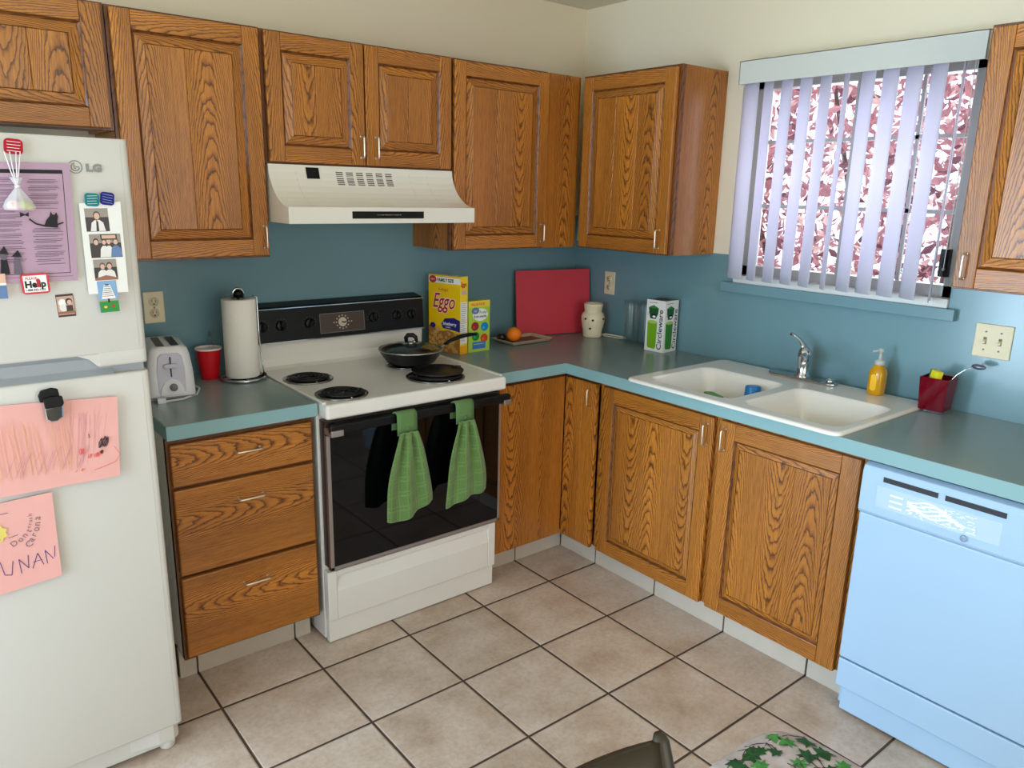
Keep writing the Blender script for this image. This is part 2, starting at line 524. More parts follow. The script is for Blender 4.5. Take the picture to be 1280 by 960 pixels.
mb = MB(); wbox(.02, .045, WY0 + .03, WY0 + .062, 1.36, 1.455, BLACK); wbox(.012, .03, WY0 + .036, WY0 + .05, 1.385, 1.43, BLACK); mb.build('dark_latch_block', w1, bevel=.002)  # black block standing in for a dark reflection at the jamb
mb = MB()
mb.box((-.028, -1.892, 1.218), (0, -.938, 1.258), TEAL)
struct(mb.build('trim_1', bevel=.002))
mb = MB(); mb.box((-.012, WY0 + .001, 1.258), (.04, WY1 - .001, 1.29), mat('sill_white', S(214, 214, 208), .4)); struct(mb.build('trim_2', bevel=.002))

# tiled toe kicks (cut tiles with dark joints, in line with the floor grid)
KY = -0.522
mb = MB()
mb.box((-2.24, KY + .012, 0), (-1.77, KY + .03, .118), GROUT)
for a, b in ((-2.238, -2.184), (-2.178, -1.838), (-1.832, -1.775)): mb.box((a, KY, .0005), (b, KY + .015, .112), KICKM)
mb.box((-.99, KY + .012, 0), (-.522, KY + .03, .118), GROUT)
for a, b in ((-.99, -.8), (-.793, -.522)): mb.box((a, KY, .0005), (b, KY + .015, .112), KICKM)
struct(mb.build('baseboard_back', bevel=.001))
mb = MB()
mb.box((KY + .012, -1.93, 0), (KY + .03, KY - .003, .118), GROUT)
for a, b in ((-.751, -.527), (-1.097, -.758), (-1.443, -1.104), (-1.789, -1.450), (-1.93, -1.796)): mb.box((KY, a, .0005), (KY + .015, b, .112), KICKM)
struct(mb.build('baseboard_right', bevel=.001))


# ------------------------------------------------------------------ cabinets (local: x right, y = 0 at the wall, front toward -y)
def raised_door(x0, x1, z0, z1, yf, seed, th=.019, st=.055, bev=.034, boards=None, st_r=None):
    """frame and raised panel door as one mesh; front face at y = -yf"""
    rr = random.Random(seed); mb = MB()
    yb = -(yf - th); y = -yf
    sl = st; sr = st_r or st
    g = lambda al, ac: (al, ac, rr.random() * 50)
    mb.box((x0, yb, z0), (x0 + sl, y, z1), OAK, g('z', 'x')); mb.box((x1 - sr, yb, z0), (x1, y, z1), OAK, g('z', 'x'))
    mb.box((x0 + sl + .0004, yb, z0), (x1 - sr - .0004, y, z0 + st), OAK, g('x', 'z')); mb.box((x0 + sl + .0004, yb, z1 - st), (x1 - sr - .0004, y, z1), OAK, g('x', 'z'))
    a0, a1, b0, b1 = x0 + sl, x1 - sr, z0 + st, z1 - st
    # sticking: small slope inside the frame
    q = .007; d = .0075
    def ringq(i0, d0, i1, d1, mt, sd):
        o_ = [(a0 + i0, y + d0, b0 + i0), (a1 - i0, y + d0, b0 + i0), (a1 - i0, y + d0, b1 - i0), (a0 + i0, y + d0, b1 - i0)]
        n_ = [(a0 + i1, y + d1, b0 + i1), (a1 - i1, y + d1, b0 + i1), (a1 - i1, y + d1, b1 - i1), (a0 + i1, y + d1, b1 - i1)]
        for k in range(4):
            l = (k + 1) % 4
            mb.quad([o_[k], o_[l], n_[l], n_[k]], mt, ('x', 'z', sd + k) if k % 2 == 0 else ('z', 'x', sd + k))
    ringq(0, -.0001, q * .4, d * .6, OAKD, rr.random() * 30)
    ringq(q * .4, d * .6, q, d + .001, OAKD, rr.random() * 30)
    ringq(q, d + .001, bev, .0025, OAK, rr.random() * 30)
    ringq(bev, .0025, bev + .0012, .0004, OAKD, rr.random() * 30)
    i = bev + .0012
    w = (a1 - i) - (a0 + i)
    nb = boards or max(2, round(w / .11))
    cuts = [0] + sorted((k + rr.uniform(-.18, .18)) / nb for k in range(1, nb)) + [1]
    for k in range(nb):
        c0, c1 = a0 + i + w * cuts[k], a0 + i + w * cuts[k + 1]
        mb.box((c0, yb, b0 + i), (c1, y + .0004, b1 - i), OAK, ('z', 'x', rr.random() * 50))
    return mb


def slab(x0, x1, z0, z1, yf, seed, th=.019, along='z', boards=1):
    rr = random.Random(seed); mb = MB()
    if along == 'z':
        for k in range(boards): mb.box((x0 + (x1 - x0) * k / boards, -yf, z0), (x0 + (x1 - x0) * (k + 1) / boards, -(yf - th), z1), OAK, ('z', 'x', rr.random() * 50))
    else:
        mb.box((x0, -yf, z0), (x1, -(yf - th), z1), OAK, ('x', 'z', rr.random() * 50, (z1 - z0) * .1))
    return mb


def pull(x, z, yf, parent, vert=True, L=.074):
    """thin wire pull; centre (x, z) on the face at y = -yf"""
    mb = MB(); y0, y1 = -yf + .002, -yf - .024; h = L / 2
    pts = [(0, y0, -h), (0, y1 + .006, -h), (0, y1 + .001, -h + .002), (0, y1, -h + .007), (0, y1, 0), (0, y1, h - .007), (0, y1 + .001, h - .002), (0, y1 + .006, h), (0, y0, h)]
    pts = [(x + (p[0] if vert else p[2]), p[1], z + (p[2] if vert else p[0])) for p in pts]
    mb.tube(pts, .0033, PULL, 8)
    for s in (-h, h):
        c = (x, z + s) if vert else (x + s, z)
        mb.tube([(c[0], y0 + .0005, c[1]), (c[0], -yf - .0022, c[1])], .0048, PULL, 10)
    o = mb.build('handle', parent); o['label'] = 'thin silver wire pull'
    return o


def cab_body(x0, x1, z0, z1, depth, seed, panel=True):
    rr = random.Random(seed); mb = MB(); g = lambda a, b: (a, b, rr.random() * 50)
    t = .016; d = -depth
    mb.box((x0, d + .02, z0), (x0 + t, -.002, z1), OAK, g('z', 'y')); mb.box((x1 - t, d + .02, z0), (x1, -.002, z1), OAK, g('z', 'y'))
    mb.box((x0 + t, d + .02, z0 + .01), (x1 - t, -.002, z0 + .026), OAKD, g('x', 'y')); mb.box((x0 + t, d + .02, z1 - .026), (x1 - t, -.002, z1 - .01), OAKD, g('x', 'y'))
    mb.box((x0 + t, -.012, z0 + .026), (x1 - t, -.002, z1 - .026), OAKD, g('z', 'x'))
    # face frame
    w = .035
    mb.box((x0, d, z0), (x0 + w, d + .02, z1), OAKD, g('z', 'x')); mb.box((x1 - w, d, z0), (x1, d + .02, z1), OAKD, g('z', 'x'))
    mb.box((x0 + w, d, z0), (x1 - w, d + .02, z0 + w), OAKD, g('x', 'z')); mb.box((x0 + w, d, z1 - w), (x1 - w, d + .02, z1), OAKD, g('x', 'z'))
    return mb


def cabinet(loc, rz, label, x0, x1, z0, z1, depth, doors, seed, name='upper_cabinet', extra=None, cat='cabinet'):
    root = empty(name, loc, rz, label, cat)
    cab_body(x0, x1, z0, z1, depth, seed).build('body', root, bevel=.001)
    for i, (a, b, c, d, hx, hz, kw) in enumerate(doors):
        kw = dict(kw); flat = kw.pop('slab', False)
        m_ = slab(a, b, c, d, depth + .0205, seed + i * 7 + 1, boards=2) if flat else raised_door(a, b, c, d, depth + .0205, seed + i * 7 + 1, **kw)
        dr = m_.build('door', root, bevel=.0025)
        if hx is not None: pull(hx, hz, depth + .0205, dr)
    if extra: extra(root)
    return root


UD = .29
ZT, ZB = 2.112, 1.3685
cabinet((0, 0, 0), 0, 'wide oak wall cabinet above the white refrigerator', -2.985, -2.222, 1.762, 2.119, UD,
        [(-2.975, -2.607, 1.768, 2.112, None, 0, {}), (-2.602, -2.234, 1.768, 2.112, None, 0, {})], 11)
cabinet((0, 0, 0), 0, 'tall single door oak wall cabinet between refrigerator and range hood', -2.220, -1.760, ZB, 2.117, UD,
        [(-2.210, -1.768, 1.377, 2.109, -1.784, 1.438, {})], 23)
cabinet((0, 0, 0), 0, 'short two door oak wall cabinet directly above the white range hood', -1.759, -.997, 1.686, 2.115, UD,
        [(-1.749, -1.386, 1.693, 2.108, -1.402, 1.757, {}), (-1.380, -1.004, 1.693, 2.108, -1.342, 1.757, {'st': .055})], 37)


def corner_filler(root):
    mb = MB(); mb.box((-.490, -.292, ZB), (-.293, -.277, 2.112), OAK, ('z', 'x', 5.3, .03)); mb.box((-.490, -.30, ZB), (-.3115, -.2925, 2.111), OAK, ('z', 'x', 8.3, .02)); mb.build('filler_panel', root, bevel=.001)


cabinet((0, 0, 0), 0, 'single door oak wall cabinet right of the range hood with corner filler', -.996, -.490, ZB, 2.114, UD,
        [(-.987, -.494, 1.374, 2.106, -.520, 1.436, {})], 51, extra=corner_filler)
R9 = -PI / 2
cabinet((0, 0, 0), R9, 'oak wall cabinet on the window wall with its plain side showing', .312, .866, ZB, 2.113, UD,
        [(.334, .852, 1.374, 2.102, .816, 1.434, {'st_r': .058})], 68)
cabinet((0, 0, 0), R9, 'oak wall cabinet at the right edge beyond the window', 1.972, 2.55, 1.357, 2.100, UD,
        [(1.981, 2.54, 1.363, 2.090, 2.008, 1.427, {'st': .06})], 83)

# --- base cabinets
ZBT = .868
dr = empty('drawer_cabinet', (0, 0, 0), 0, 'oak three drawer base cabinet with white side between refrigerator and stove', 'cabinet')
mb = MB()
LW = mat('cabinet_side_white', S(228, 228, 222), .5)
mb.box((-2.236, -.585, .105), (-2.228, -.002, ZBT), LW); mb.box((-1.772, -.585, .105), (-1.765, -.002, ZBT), LW)
mb.box((-2.236, KY + .032, 0), (-2.228, -.002, .105), LW); mb.box((-1.772, KY + .032, 0), (-1.765, -.002, .105), LW)
mb.box((-2.228, -.03, .105), (-1.772, -.02, ZBT), LW); mb.box((-2.228, -.585, .105), (-1.772, -.03, .12), OAKD, ('x', 'y'))
mb.build('body', dr, bevel=.0008)
mb = MB()
for (a, b) in ((.108, .15), (.375, .42), (.675, .725), (.835, ZBT)): mb.box((-2.2, -.59, a), (-1.80, -.57, b), OAKD, ('x', 'z'))
mb.box((-2.236, -.59, .105), (-2.2, -.57, ZBT), OAKD, ('z', 'x')); mb.box((-1.80, -.59, .105), (-1.765, -.57, ZBT), OAKD, ('z', 'x'))
mb.build('face_frame', dr)
for k, (a, b, hz) in enumerate(((.709, .844, .791), (.411, .697, .630), (.120, .399, .331))):
    d_ = slab(-2.228, -1.775, a, b, .610, 301 + k * 3, along='x').build('drawer', dr, bevel=.004)
    pull(-1.995, hz, .610, d_, vert=False, L=.082)

cb = empty('corner_base_cabinet', (0, 0, 0), 0, 'oak corner base cabinet with two plain panels right of the stove', 'cabinet')
mb = MB()
mb.box((-.995, -.58, .118), (-.985, -.002, ZBT), OAKD, ('z', 'y')); mb.box((-.985, -.02, .118), (-.02, -.002, ZBT), OAKD, ('z', 'x'))
mb.box((-.02, -.795, .118), (-.002, -.002, ZBT), OAKD, ('z', 'y')); mb.box((-.58, -.805, .118), (-.02, -.795, ZBT), OAKD, ('z', 'x'))
mb.prism([(-.985, -.02), (-.02, -.02), (-.02, -.79), (-.575, -.79), (-.575, -.575), (-.985, -.575)], 'z', .1185, .135, OAKD)
mb.box((-.58, -.581, .118), (-.566, -.567, ZBT), OAKD, ('z', 'x'))
mb.box((-.985, -.581, ZBT - .03), (-.58, -.567, ZBT), OAKD, ('x', 'z')); mb.box((-.581, -.795, ZBT - .03), (-.567, -.581, ZBT), OAKD, ('y', 'z'))
mb.build('body', cb)
mb = MB()
for k, (a, b) in enumerate(((-.990, -.862), (-.862, -.735), (-.735, -.604))): mb.box((a, -.600, .112), (b, -.582, .846), OAK, ('z', 'x', 4.7 + k * 3.1))
d1 = mb.build('door', cb, bevel=.0015)
mb = MB()
for k, (a, b) in enumerate(((-.788, -.70), (-.70, -.6005))): mb.box((-.600, a, .112), (-.582, b, .846), OAK, ('z', 'y', 14.7 + k * 3.1))
d2 = mb.build('door', cb, bevel=.0015)
mb = MB()
mb.tube([(-.598, -.757, .785 - .037), (-.622, -.757, .785 - .036), (-.625, -.757, .785 - .03), (-.625, -.757, .785 + .03), (-.622, -.757, .785 + .036), (-.598, -.757, .785 + .037)], .0027, PULL, 8)
o = mb.build('handle', d2); o['label'] = 'thin silver wire pull'

sb = empty('sink_base_cabinet', (0, 0, 0), R9, 'oak two door base cabinet below the white double sink', 'cabinet')
mb = MB(); d = -.58
mb.box((.807, d + .018, .118), (.815, -.004, ZBT), OAKD, ('z', 'y')); mb.box((1.925, d + .018, .118), (1.938, -.004, ZBT), OAKD, ('z', 'y')); mb.box((.815, d + .018, .118), (1.925, -.004, .132), OAKD, ('x', 'y')); mb.box((.815, -.012, .132), (1.925, -.004, .60), OAKD, ('x', 'z'))
mb.build('body', sb)
mb = MB()
mb.box((.797, d, .118), (.83, d + .018, ZBT), OAK, ('z', 'x', 3.3)); mb.box((1.365, d, .118), (1.42, d + .018, ZBT), OAK, ('z', 'x', 4.3)); mb.box((1.90, d, .118), (1.938, d + .018, ZBT), OAK, ('z', 'x', 5.3))
for a, b in ((.83, 1.365), (1.42, 1.90)):
    mb.box((a, d, .118), (b, d + .018, .15), OAK, ('x', 'z', 6.3)); mb.box((a, d, ZBT - .04), (b, d + .018, ZBT), OAK, ('x', 'z', 7.3))
mb.build('face_frame', sb)
for (a, b, hx, sd) in ((.823, 1.3775, 1.350, 411), (1.406, 1.921, 1.398, 433)):
    d_ = raised_door(a, b, .118, .847, .600, sd, st=.062, bev=.024).build('door', sb, bevel=.0025)
    pull(hx if hx > a else a + .022, .780, .600, d_, L=.078)

# --- countertops
CT = .914; DC = .636
tc = empty('countertop', (0, 0, 0), 0, 'short teal laminate countertop left of the stove', 'countertop')
mb = MB(); mb.box((-2.240, -DC, CT - .0445), (-1.7635, -.002, CT), LAM); mb.build('slab', tc, bevel=.0015)
mb = MB(); mb.box((-2.2405, -DC - .0012, CT - .0445), (-1.7635, -DC + .0005, CT - .0015), LAM_LIT); mb.box((-2.2412, -DC, CT - .0445), (-2.2395, -.01, CT - .0015), LAM_LIT); mb.build('lit_edge_band', tc)
tc = empty('countertop', (0, 0, 0), 0, 'long L-shaped teal laminate countertop running along the window wall', 'countertop')
mb = MB()
SY0, SY1, SX0, SX1 = -1.835, -1.015, -.625, -.065      # cut-out for the sink
mb.box((-.9945, -DC, CT - .0445), (-.002, -.002, CT), LAM)
mb.box((-DC, SY1, CT - .0445), (-.002, -DC + .0, CT), LAM)
mb.box((-DC, SY0, CT - .0445), (SX0, SY1, CT), LAM); mb.box((SX1, SY0, CT - .0445), (-.002, SY1, CT), LAM)
mb.box((-DC, -2.75, CT - .0445), (-.002, SY0, CT), LAM)
mb.build('slab', tc)
mb = MB(); mb.box((-.9945, -DC - .0012, CT - .0445), (-DC, -DC + .0005, CT - .0012), LAM_LIT); mb.box((-DC - .0012, -2.75, CT - .0445), (-DC + .0005, -DC - .0012, CT - .0012), LAM_LIT); mb.build('lit_edge_band', tc)

# ------------------------------------------------------------------ refrigerator
fr = empty('refrigerator', (-2.675, -.42, 0), 0, 'white top freezer refrigerator covered in magnets and papers', 'refrigerator')
fx0, fx1 = -.35, .350
mb = MB(); mb.box((fx0 + .004, -.385, .03), (fx1 - .004, .36, 1.70), FRIDGEW); mb.build('body', fr, bevel=.006)
FYF = -.452      # door front, local (world -.872)


def fridge_door(z0, z1, name):
    mb = MB(); n = 14
    prof = []
    # plan outline with a softly bowed front and rounded corners
    def py(x):
        t = (x - fx0) / (fx1 - fx0); e_ = max(0, .012 - min(x - fx0, fx1 - x)) / .012
        return FYF + .008 - .008 * (1 - (2 * t - 1) ** 2) + .010 * (1 - math.sqrt(max(0, 1 - e_ * e_)))
    def strip(xa, xb, za, zb):
        xs = [xa + (xb - xa) * i / 28 for i in range(29)]
        for q in (.0, .0006, .0018, .0036, .006, .009, .012): xs += [fx1 - q] + ([fx0 + q] if xa == fx0 else [])
        xs = sorted(set(round(x, 5) for x in xs))
        k = len(xs)
        r0 = .006
        rows = [(za, r0), (za + r0 * .3, r0 * .3), (za + r0, 0), (zb - r0, 0), (zb - r0 * .3, r0 * .3), (zb, r0)]
        vs = [(x, py(x) + dy, z) for z, dy in rows for x in xs]
        fs = [(j * k + i, j * k + i + 1, (j + 1) * k + i + 1, (j + 1) * k + i) for j in range(len(rows) - 1) for i in range(k - 1)]
        mb.add(vs, fs, FRIDGEW, True)
        b_ = -.392; top = (len(rows) - 1) * k
        base = len(mb.v)
        mb.add([(xs[0], b_, za), (xs[-1], b_, za), (xs[-1], b_, zb), (xs[0], b_, zb)], [(0, 1, 2, 3)], FRIDGEW)
        mb.add([(x, py(x) + r0, za) for x in xs] + [(xs[-1], b_, za), (xs[0], b_, za)], [tuple(range(k + 2))], FRIDGEW)
        mb.add([(x, py(x) + r0, zb) for x in xs] + [(xs[-1], b_, zb), (xs[0], b_, zb)], [tuple(range(k + 2))], FRIDGEW)
        for xx in (xs[0], xs[-1]): mb.add([(xx, py(xx) + dy, z) for z, dy in rows] + [(xx, b_, zb), (xx, b_, za)], [tuple(range(len(rows) + 2))], FRIDGEW)
    strip(fx0, fx1, z0, z1)
    if name == 'freezer_door': strip(.238, fx1, 1.164, z0 + .008); mb.prism([(.19, z0 + .001), (.24, z0 + .001), (.24, 1.166), (.232, 1.168), (.215, 1.186)], 'y', FYF + .006, -.392, FRIDGEW)
    return mb.build(name, fr, fix=True)


fridge_door(1.196, 1.712, 'freezer_door'); fridge_door(.085, 1.142, 'refrigerator_door')
CHN = mat('fridge_grip', S(160, 164, 168), .35)
TRL = mat('edge_groove', S(186, 186, 182), .5)
mb = MB()
mb.grid(lambda u, v: (fx0 + .01 + (0.61) * u, FYF + .010 + .030 * math.sin(PI * v) , 1.140 + .057 * v), 2, 12, CHN)
mb.box((fx0 + .01, -.42, 1.142), (fx1 - .006, -.39, 1.196), CHN)
mb.build('handle_channel', fr)
mb = MB(); mb.box((fx0 + .01, -.40, 1.142), (fx1 - .003, -.385, 1.166), mat('gasket', S(150, 152, 150), .6)); mb.build('gasket', fr)
mb = MB(); mb.box((fx0 + .02, -.425, .018), (fx1 - .02, -.385, .082), FRIDGEW); mb.build('kick_plate', fr, bevel=.004)
for _x in (fx1 - .045, fx0 + .045):
    mb = MB(); mb.prism([(_x - .12, -.385), (_x - .10, -.425), (_x - .02, -.436), (_x + .02, -.434), (_x + .036, -.422), (_x + .041, -.40), (_x + .041, -.385)], 'z', .030, .083, FRIDGEW); mb.build('hinge_cover', fr, bevel=.006, seg=3)
    mb = MB(); mb.lathe([(.018, .0), (.022, .004), (.022, .035)], FRIDGEW, (_x + .006, -.405, 0), 20); mb.build('foot', fr)
    mb = MB(); mb.lathe([(.022, .0), (.022, .035)], FRIDGEW, (_x, .32, 0), 16); mb.build('foot', fr)
mb = MB()
for zz0, zz1 in ((1.20, 1.708), (.09, 1.138)):
    mb.box((fx1 - .0175, FYF + .0068, zz0 + .008), (fx1 - .0165, FYF + .012, zz1 - .008), TRL)
mb.build('edge_trim', fr)
# maker's mark
GR = mat('logo_grey', S(132, 132, 130), .45)
INK = mat('black_ink', S(30, 27, 30), .7)
FW = -.8735      # plane just off the door front near its right half (world y)


def fy(x):       # world y of the door front at world x
    t = (x + 2.675 - fx0) / (fx1 - fx0)
    return -.42 + FYF + .008 - .008 * (1 - (2 * t - 1) ** 2)


def ff(x, z, off=.0008, tilt=0):
    """frame on the fridge front at world x, z (lower-left of the thing), right = +x"""
    c, s_ = math.cos(tilt), math.sin(tilt)
    return frame((x, fy(x + .03) - off, z), (c, 0, s_), (-s_, 0, c))


dc = Decal()
dc.ring(.015, .012, .0140, .0022, GR).ring(.015, .012, .0085, .0026, GR, 95, 350).stroke([(.015, .012), (.0235, .012)], .0022, GR).stroke([(.0130, .018), (.0130, .0085), (.0165, .0085)], .0020, GR)
dc.text('LG', .037, .0035, .0225, GR, bold=.0016, sx=1.15, space=1.15)
lg = dc.build('logo', fr, Matrix.Translation((2.675, .42, 0)) @ ff(-2.458, 1.632, .0010))

# ------------------------------------------------------------------ things on the fridge
PUR = mat('purple_paper', S(184, 152, 172), .75)
PK = mat('pink_paper', S(232, 172, 164), .8, noise=.04, nscale=30)
PAP = mat('white_paper', S(236, 234, 228), .7)
WHT = mat('white_print', S(240, 240, 236), .6)
REDP = mat('red_print', S(190, 28, 36), .5)


def sheet(name, w, h, m, label, cat, mw, th=.0006, pts=None, group=None, curl=0, nx=8, ny=8):
    """a thin sheet standing on the fridge; returns the object (its plane z=0 is the front face)"""
    mb = MB()
    if pts is None: pts = [(0, 0), (w, 0), (w, h), (0, h)]
    a, b, c, d = [Vector((*p, 0)) for p in pts]
    def fn(u, v):
        p = a.lerp(b, u).lerp(d.lerp(c, u), v)
        return (p.x, p.y, curl * (u ** 3) * .5 + curl * ((1 - v) ** 4) * .5)
    mb.grid(fn, nx, ny, m, smooth=False)
    o = mb.build(name, None, mw=mw, solid=th, fix=False)
    tag(o, label, cat, group)
    return o


# purple sheet of small print (extends past the frame at the left)
ps = sheet('newsletter', .30, .289, PUR, 'purple printed sheet with black border under the gauze bag', 'paper', frame((-2.735, -.8822, 1.385), (1, 0, -.04), (.0, 0, 1)), pts=[(-.02, .0), (.270, .003), (.274, .272), (.0, .262)])
TXG = mat('text_grey', S(92, 78, 94), .7)
dc = Decal()
def PM(u, v): return (u, v)
dc.stroke([(.0, .243), (.258, .252)], .0085, INK)
dc.stroke([(.258, .248), (.255, .022), (-.01, .018)], .0012, INK)
dc.stroke([(.260, .014), (-.01, .012)], .0006, INK)
rr = random.Random(5)
for ci, cx in enumerate((.030, .108, .186)):
    y = .232 if ci else .19
    while y > .04:
        n = rr.randint(2, 4)
        for k in range(n):
            if y < .04: break
            wd = rr.uniform(.040, .062) if k == n - 1 else rr.uniform(.054, .062)
            if ci == 2 and .125 < y < .168: pass
            else: dc.stroke([(cx + (.004 if k == 0 else 0), y), (cx + wd, y + .0015)], .0010, TXG)
            y -= .0036
        y -= .0032
dc.text('ters', .043, .193, .024, INK, bold=.0003)
# cat silhouette, and a huddle of pointed-hat figures at the foot
dc.poly([(.210, .128), (.238, .126), (.238, .142), (.240, .152), (.237, .161), (.233, .155), (.229, .156), (.226, .163), (.223, .152), (.215, .142)], INK)
dc.stroke([(.212, .130), (.195, .134), (.182, .145)], .0035, INK).poly([(.165, .160), (.175, .155), (.182, .160), (.182, .150), (.174, .153), (.165, .149)], INK)
dc.stroke([(.236, .133), (.25, .138)], .003, INK)
GRY = mat('grey_ink', S(105, 95, 108), .7)
for gx, hh in ((.105, .045), (.125, .055), (.15, .047)):
    dc.poly([(gx - .009, .022), (gx + .009, .022), (gx + .006, .022 + hh * .6), (gx - .006, .022 + hh * .6)], INK if hh > .05 else GRY)
    dc.ell(gx, .022 + hh * .7, .006, .007, GRY); dc.poly([(gx - .010, .022 + hh * .82), (gx + .010, .022 + hh * .8), (gx + .003, .022 + hh * 1.15)], INK)
dc.poly([(.028, .135), (.045, .138), (.042, .17), (.03, .165)], INK); dc.poly([(.03, .165), (.052, .168), (.045, .19), (.038, .182)], GRY)
dc.build('print', ps, Matrix.Translation((0, 0, .0004)))

# strip of three photographs
ph = sheet('photo_strip', .1, .21, PAP, 'white strip with three small family photographs', 'photo', frame((-2.447, -.8812, 1.348), (1, 0, .03), (.0, 0, 1)), pts=[(.0, .0), (.088, .0), (.093, .217), (.004, .214)])
D1 = mat('photo_dark', S(48, 38, 36), .4); D2 = mat('photo_grey', S(150, 140, 128), .4); SK = mat('photo_skin', S(214, 172, 150), .4)
HR = mat('photo_hair', S(90, 66, 50), .4); BLU = mat('photo_blue', S(90, 120, 165), .4); WB = mat('photo_brown', S(150, 92, 66), .4); TEA = mat('photo_pale', S(226, 222, 216), .4)


def photo(dc, x, y, w, h, folks, top=D2, table=None, tilt=0):
    dc.rect(x, y, x + w, y + h, top)
    dc.rect(x, y, x + w, y + h * .62, D1)
    for (fx, s, c, hc) in folks:
        px = x + w * fx
        dc.poly([(px - .013 * s, y + .001), (px + .013 * s, y + .001), (px + .010 * s, y + h * .38), (px + .004 * s, y + h * .50), (px - .004 * s, y + h * .50), (px - .010 * s, y + h * .38)], c)
        dc.ell(px, y + h * (.64 + .05 * s), .0062 * s, .0078 * s, hc); dc.ell(px, y + h * (.60 + .05 * s), .0048 * s, .0062 * s, SK)
    if table: dc.poly([(x, y), (x + w, y), (x + w, y + h * .10), (x + w * .5, y + h * .24), (x, y + h * .10)], table)


dc = Decal()
photo(dc, .013, .148, .050, .054, [(.5, 1.25, TEA, HR)])
dc.poly([(.034, .149), (.040, .149), (.040, .170), (.036, .176)], D1)
photo(dc, .016, .086, .068, .056, [(.2, 1, D1, D1), (.45, .85, TEA, HR), (.6, .7, TEA, SK), (.82, 1, BLU, HR)])
dc.rect(.040, .128, .076, .141, D1).rect(.043, .131, .073, .139, SK)
photo(dc, .018, .032, .050, .050, [(.38, 1, TEA, HR), (.68, 1.05, TEA, D1)], table=WB)
dc.build('print', ph, Matrix.Translation((0, 0, .0004)))


def magnet(name, x, z, w, h, m, label, tilt=0, th=.003, y=None, rnd=.004, cat='magnet'):
    mw = frame((x, (fy(x) - .001) if y is None else y, z), (math.cos(tilt), 0, math.sin(tilt)), (-math.sin(tilt), 0, math.cos(tilt)))
    pts = []
    for cx, cy, a0 in ((w - rnd, h - rnd, 0), (rnd, h - rnd, 90), (rnd, rnd, 180), (w - rnd, rnd, 270)):
        for k in range(5): pts.append((cx + rnd * math.cos(R(a0 + k * 22.5)), cy + rnd * math.sin(R(a0 + k * 22.5))))
    mb = MB(); mb.prism(pts, 'z', -th, 0, m)
    o = mb.build(name, None, mw=mw, bevel=.0005); tag(o, label, cat)
    return o


def lines(o, w, h, n, m, x0=.15, lw=.0012, sl=0, y0=.2, y1=.8, word=None):
    dc = Decal(); rr = random.Random(n * 7)
    for k in range(n):
        y = h * (y1 - (y1 - y0) * k / max(1, n - 1))
        dc.stroke([(w * x0, y - sl), (w * (1 - x0 * rr.uniform(.8, 1.6)), y + sl)], lw, m)
    dc.build('print', o, Matrix.Translation((0, 0, .0001)))
    return o


RM = mat('red_magnet', S(176, 10, 36), .5, spec=.25)
o = magnet('magnet', -2.582, 1.668, .036, .033, RM, 'red square magnet holding the gauze bag at top left', tilt=-.08, y=-.8875, th=.006, rnd=.009); lines(o, .036, .033, 4, WHT, lw=.0011)
o = magnet('magnet', -2.434, 1.556, .030, .030, mat('teal_magnet', S(10, 120, 124), .5, spec=.25), 'teal green square magnet above the photo strip', tilt=-.05, y=-.8860, th=.004, rnd=.007); lines(o, .03, .03, 4, WHT, lw=.0008, sl=.001)
o = magnet('magnet', -2.402, 1.560, .030, .030, mat('blue_magnet', S(18, 26, 112), .5, spec=.25), 'dark blue square magnet above the photo strip', tilt=-.12, y=-.8860, th=.004, rnd=.007); lines(o, .03, .03, 4, mat('pale_blue_print', S(170, 185, 225), .5), lw=.0007, sl=-.001)
o = magnet('magnet', -2.582, 1.356, .056, .047, mat('magnet_red_rim', S(204, 24, 40), .35), 'red rimmed white rectangular magnet reading Help', tilt=.03, y=-.8868, th=.003, rnd=.008)
dc = Decal()
dc.rect(.0045, .0045, .0515, .0425, WHT)
dc.text('PLEASE', .009, .0335, .0075, REDP, bold=.0002)
dc.text('He', .0065, .0155, .021, INK, bold=.0010, sx=.95).text('lp', .0345, .0155, .021, INK, bold=.0010, sx=.95).ell(.034, .030, .0042, .005, REDP).rect(.0305, .015, .0365, .027, REDP)
dc.text('1-888-222-1222', .0065, .0075, .0062, INK, bold=.0002)
dc.build('print', o, Matrix.Translation((0, 0, .0001)))
o = magnet('magnet', -2.514, 1.296, .037, .054, mat('brown_rim', S(62, 38, 34), .4), 'small brown and white picture magnet left of the green one', tilt=.04, rnd=.001, th=.0015)
dc = Decal()
dc.rect(.001, .005, .036, .049, mat('sepia', S(198, 160, 140), .5)).ell(.012, .034, .008, .009, WHT).ell(.026, .036, .0075, .008, D1).ell(.027, .034, .005, .006, SK).ell(.013, .022, .008, .009, TEA).rect(.019, .013, .033, .027, D1).rect(.001, .007, .036, .013, WB)
dc.build('print', o, Matrix.Translation((0, 0, .0001)))
o = magnet('magnet', -2.425, 1.302, .042, .076, mat('sky_print', S(128, 168, 208), .5), 'blue and green picture magnet with a white sign below the photos', tilt=.03, rnd=.001, th=.0015, y=-.8835)
dc = Decal()
GN = mat('green_print', S(46, 140, 62), .6)
dc.rect(.0, .0, .042, .027, GN).rect(.0, .027, .042, .030, mat('tan_print', S(196, 160, 110), .6))
dc.poly([(.006, .033), (.037, .033), (.028, .066), (.014, .066)], WHT).rect(.017, .065, .025, .068, INK)
for k in range(6): dc.stroke([(.014 - k * .001, .062 - k * .0045), (.028 + k * .001, .062 - k * .0045)], .0013, INK if k < 4 else REDP)
dc.rect(.019, .024, .023, .033, INK).ell(.012, .013, .004, .003, mat('yellow_print', S(230, 190, 60), .6)).ell(.029, .014, .0045, .003, REDP)
dc.build('print', o, Matrix.Translation((0, 0, .0001)))
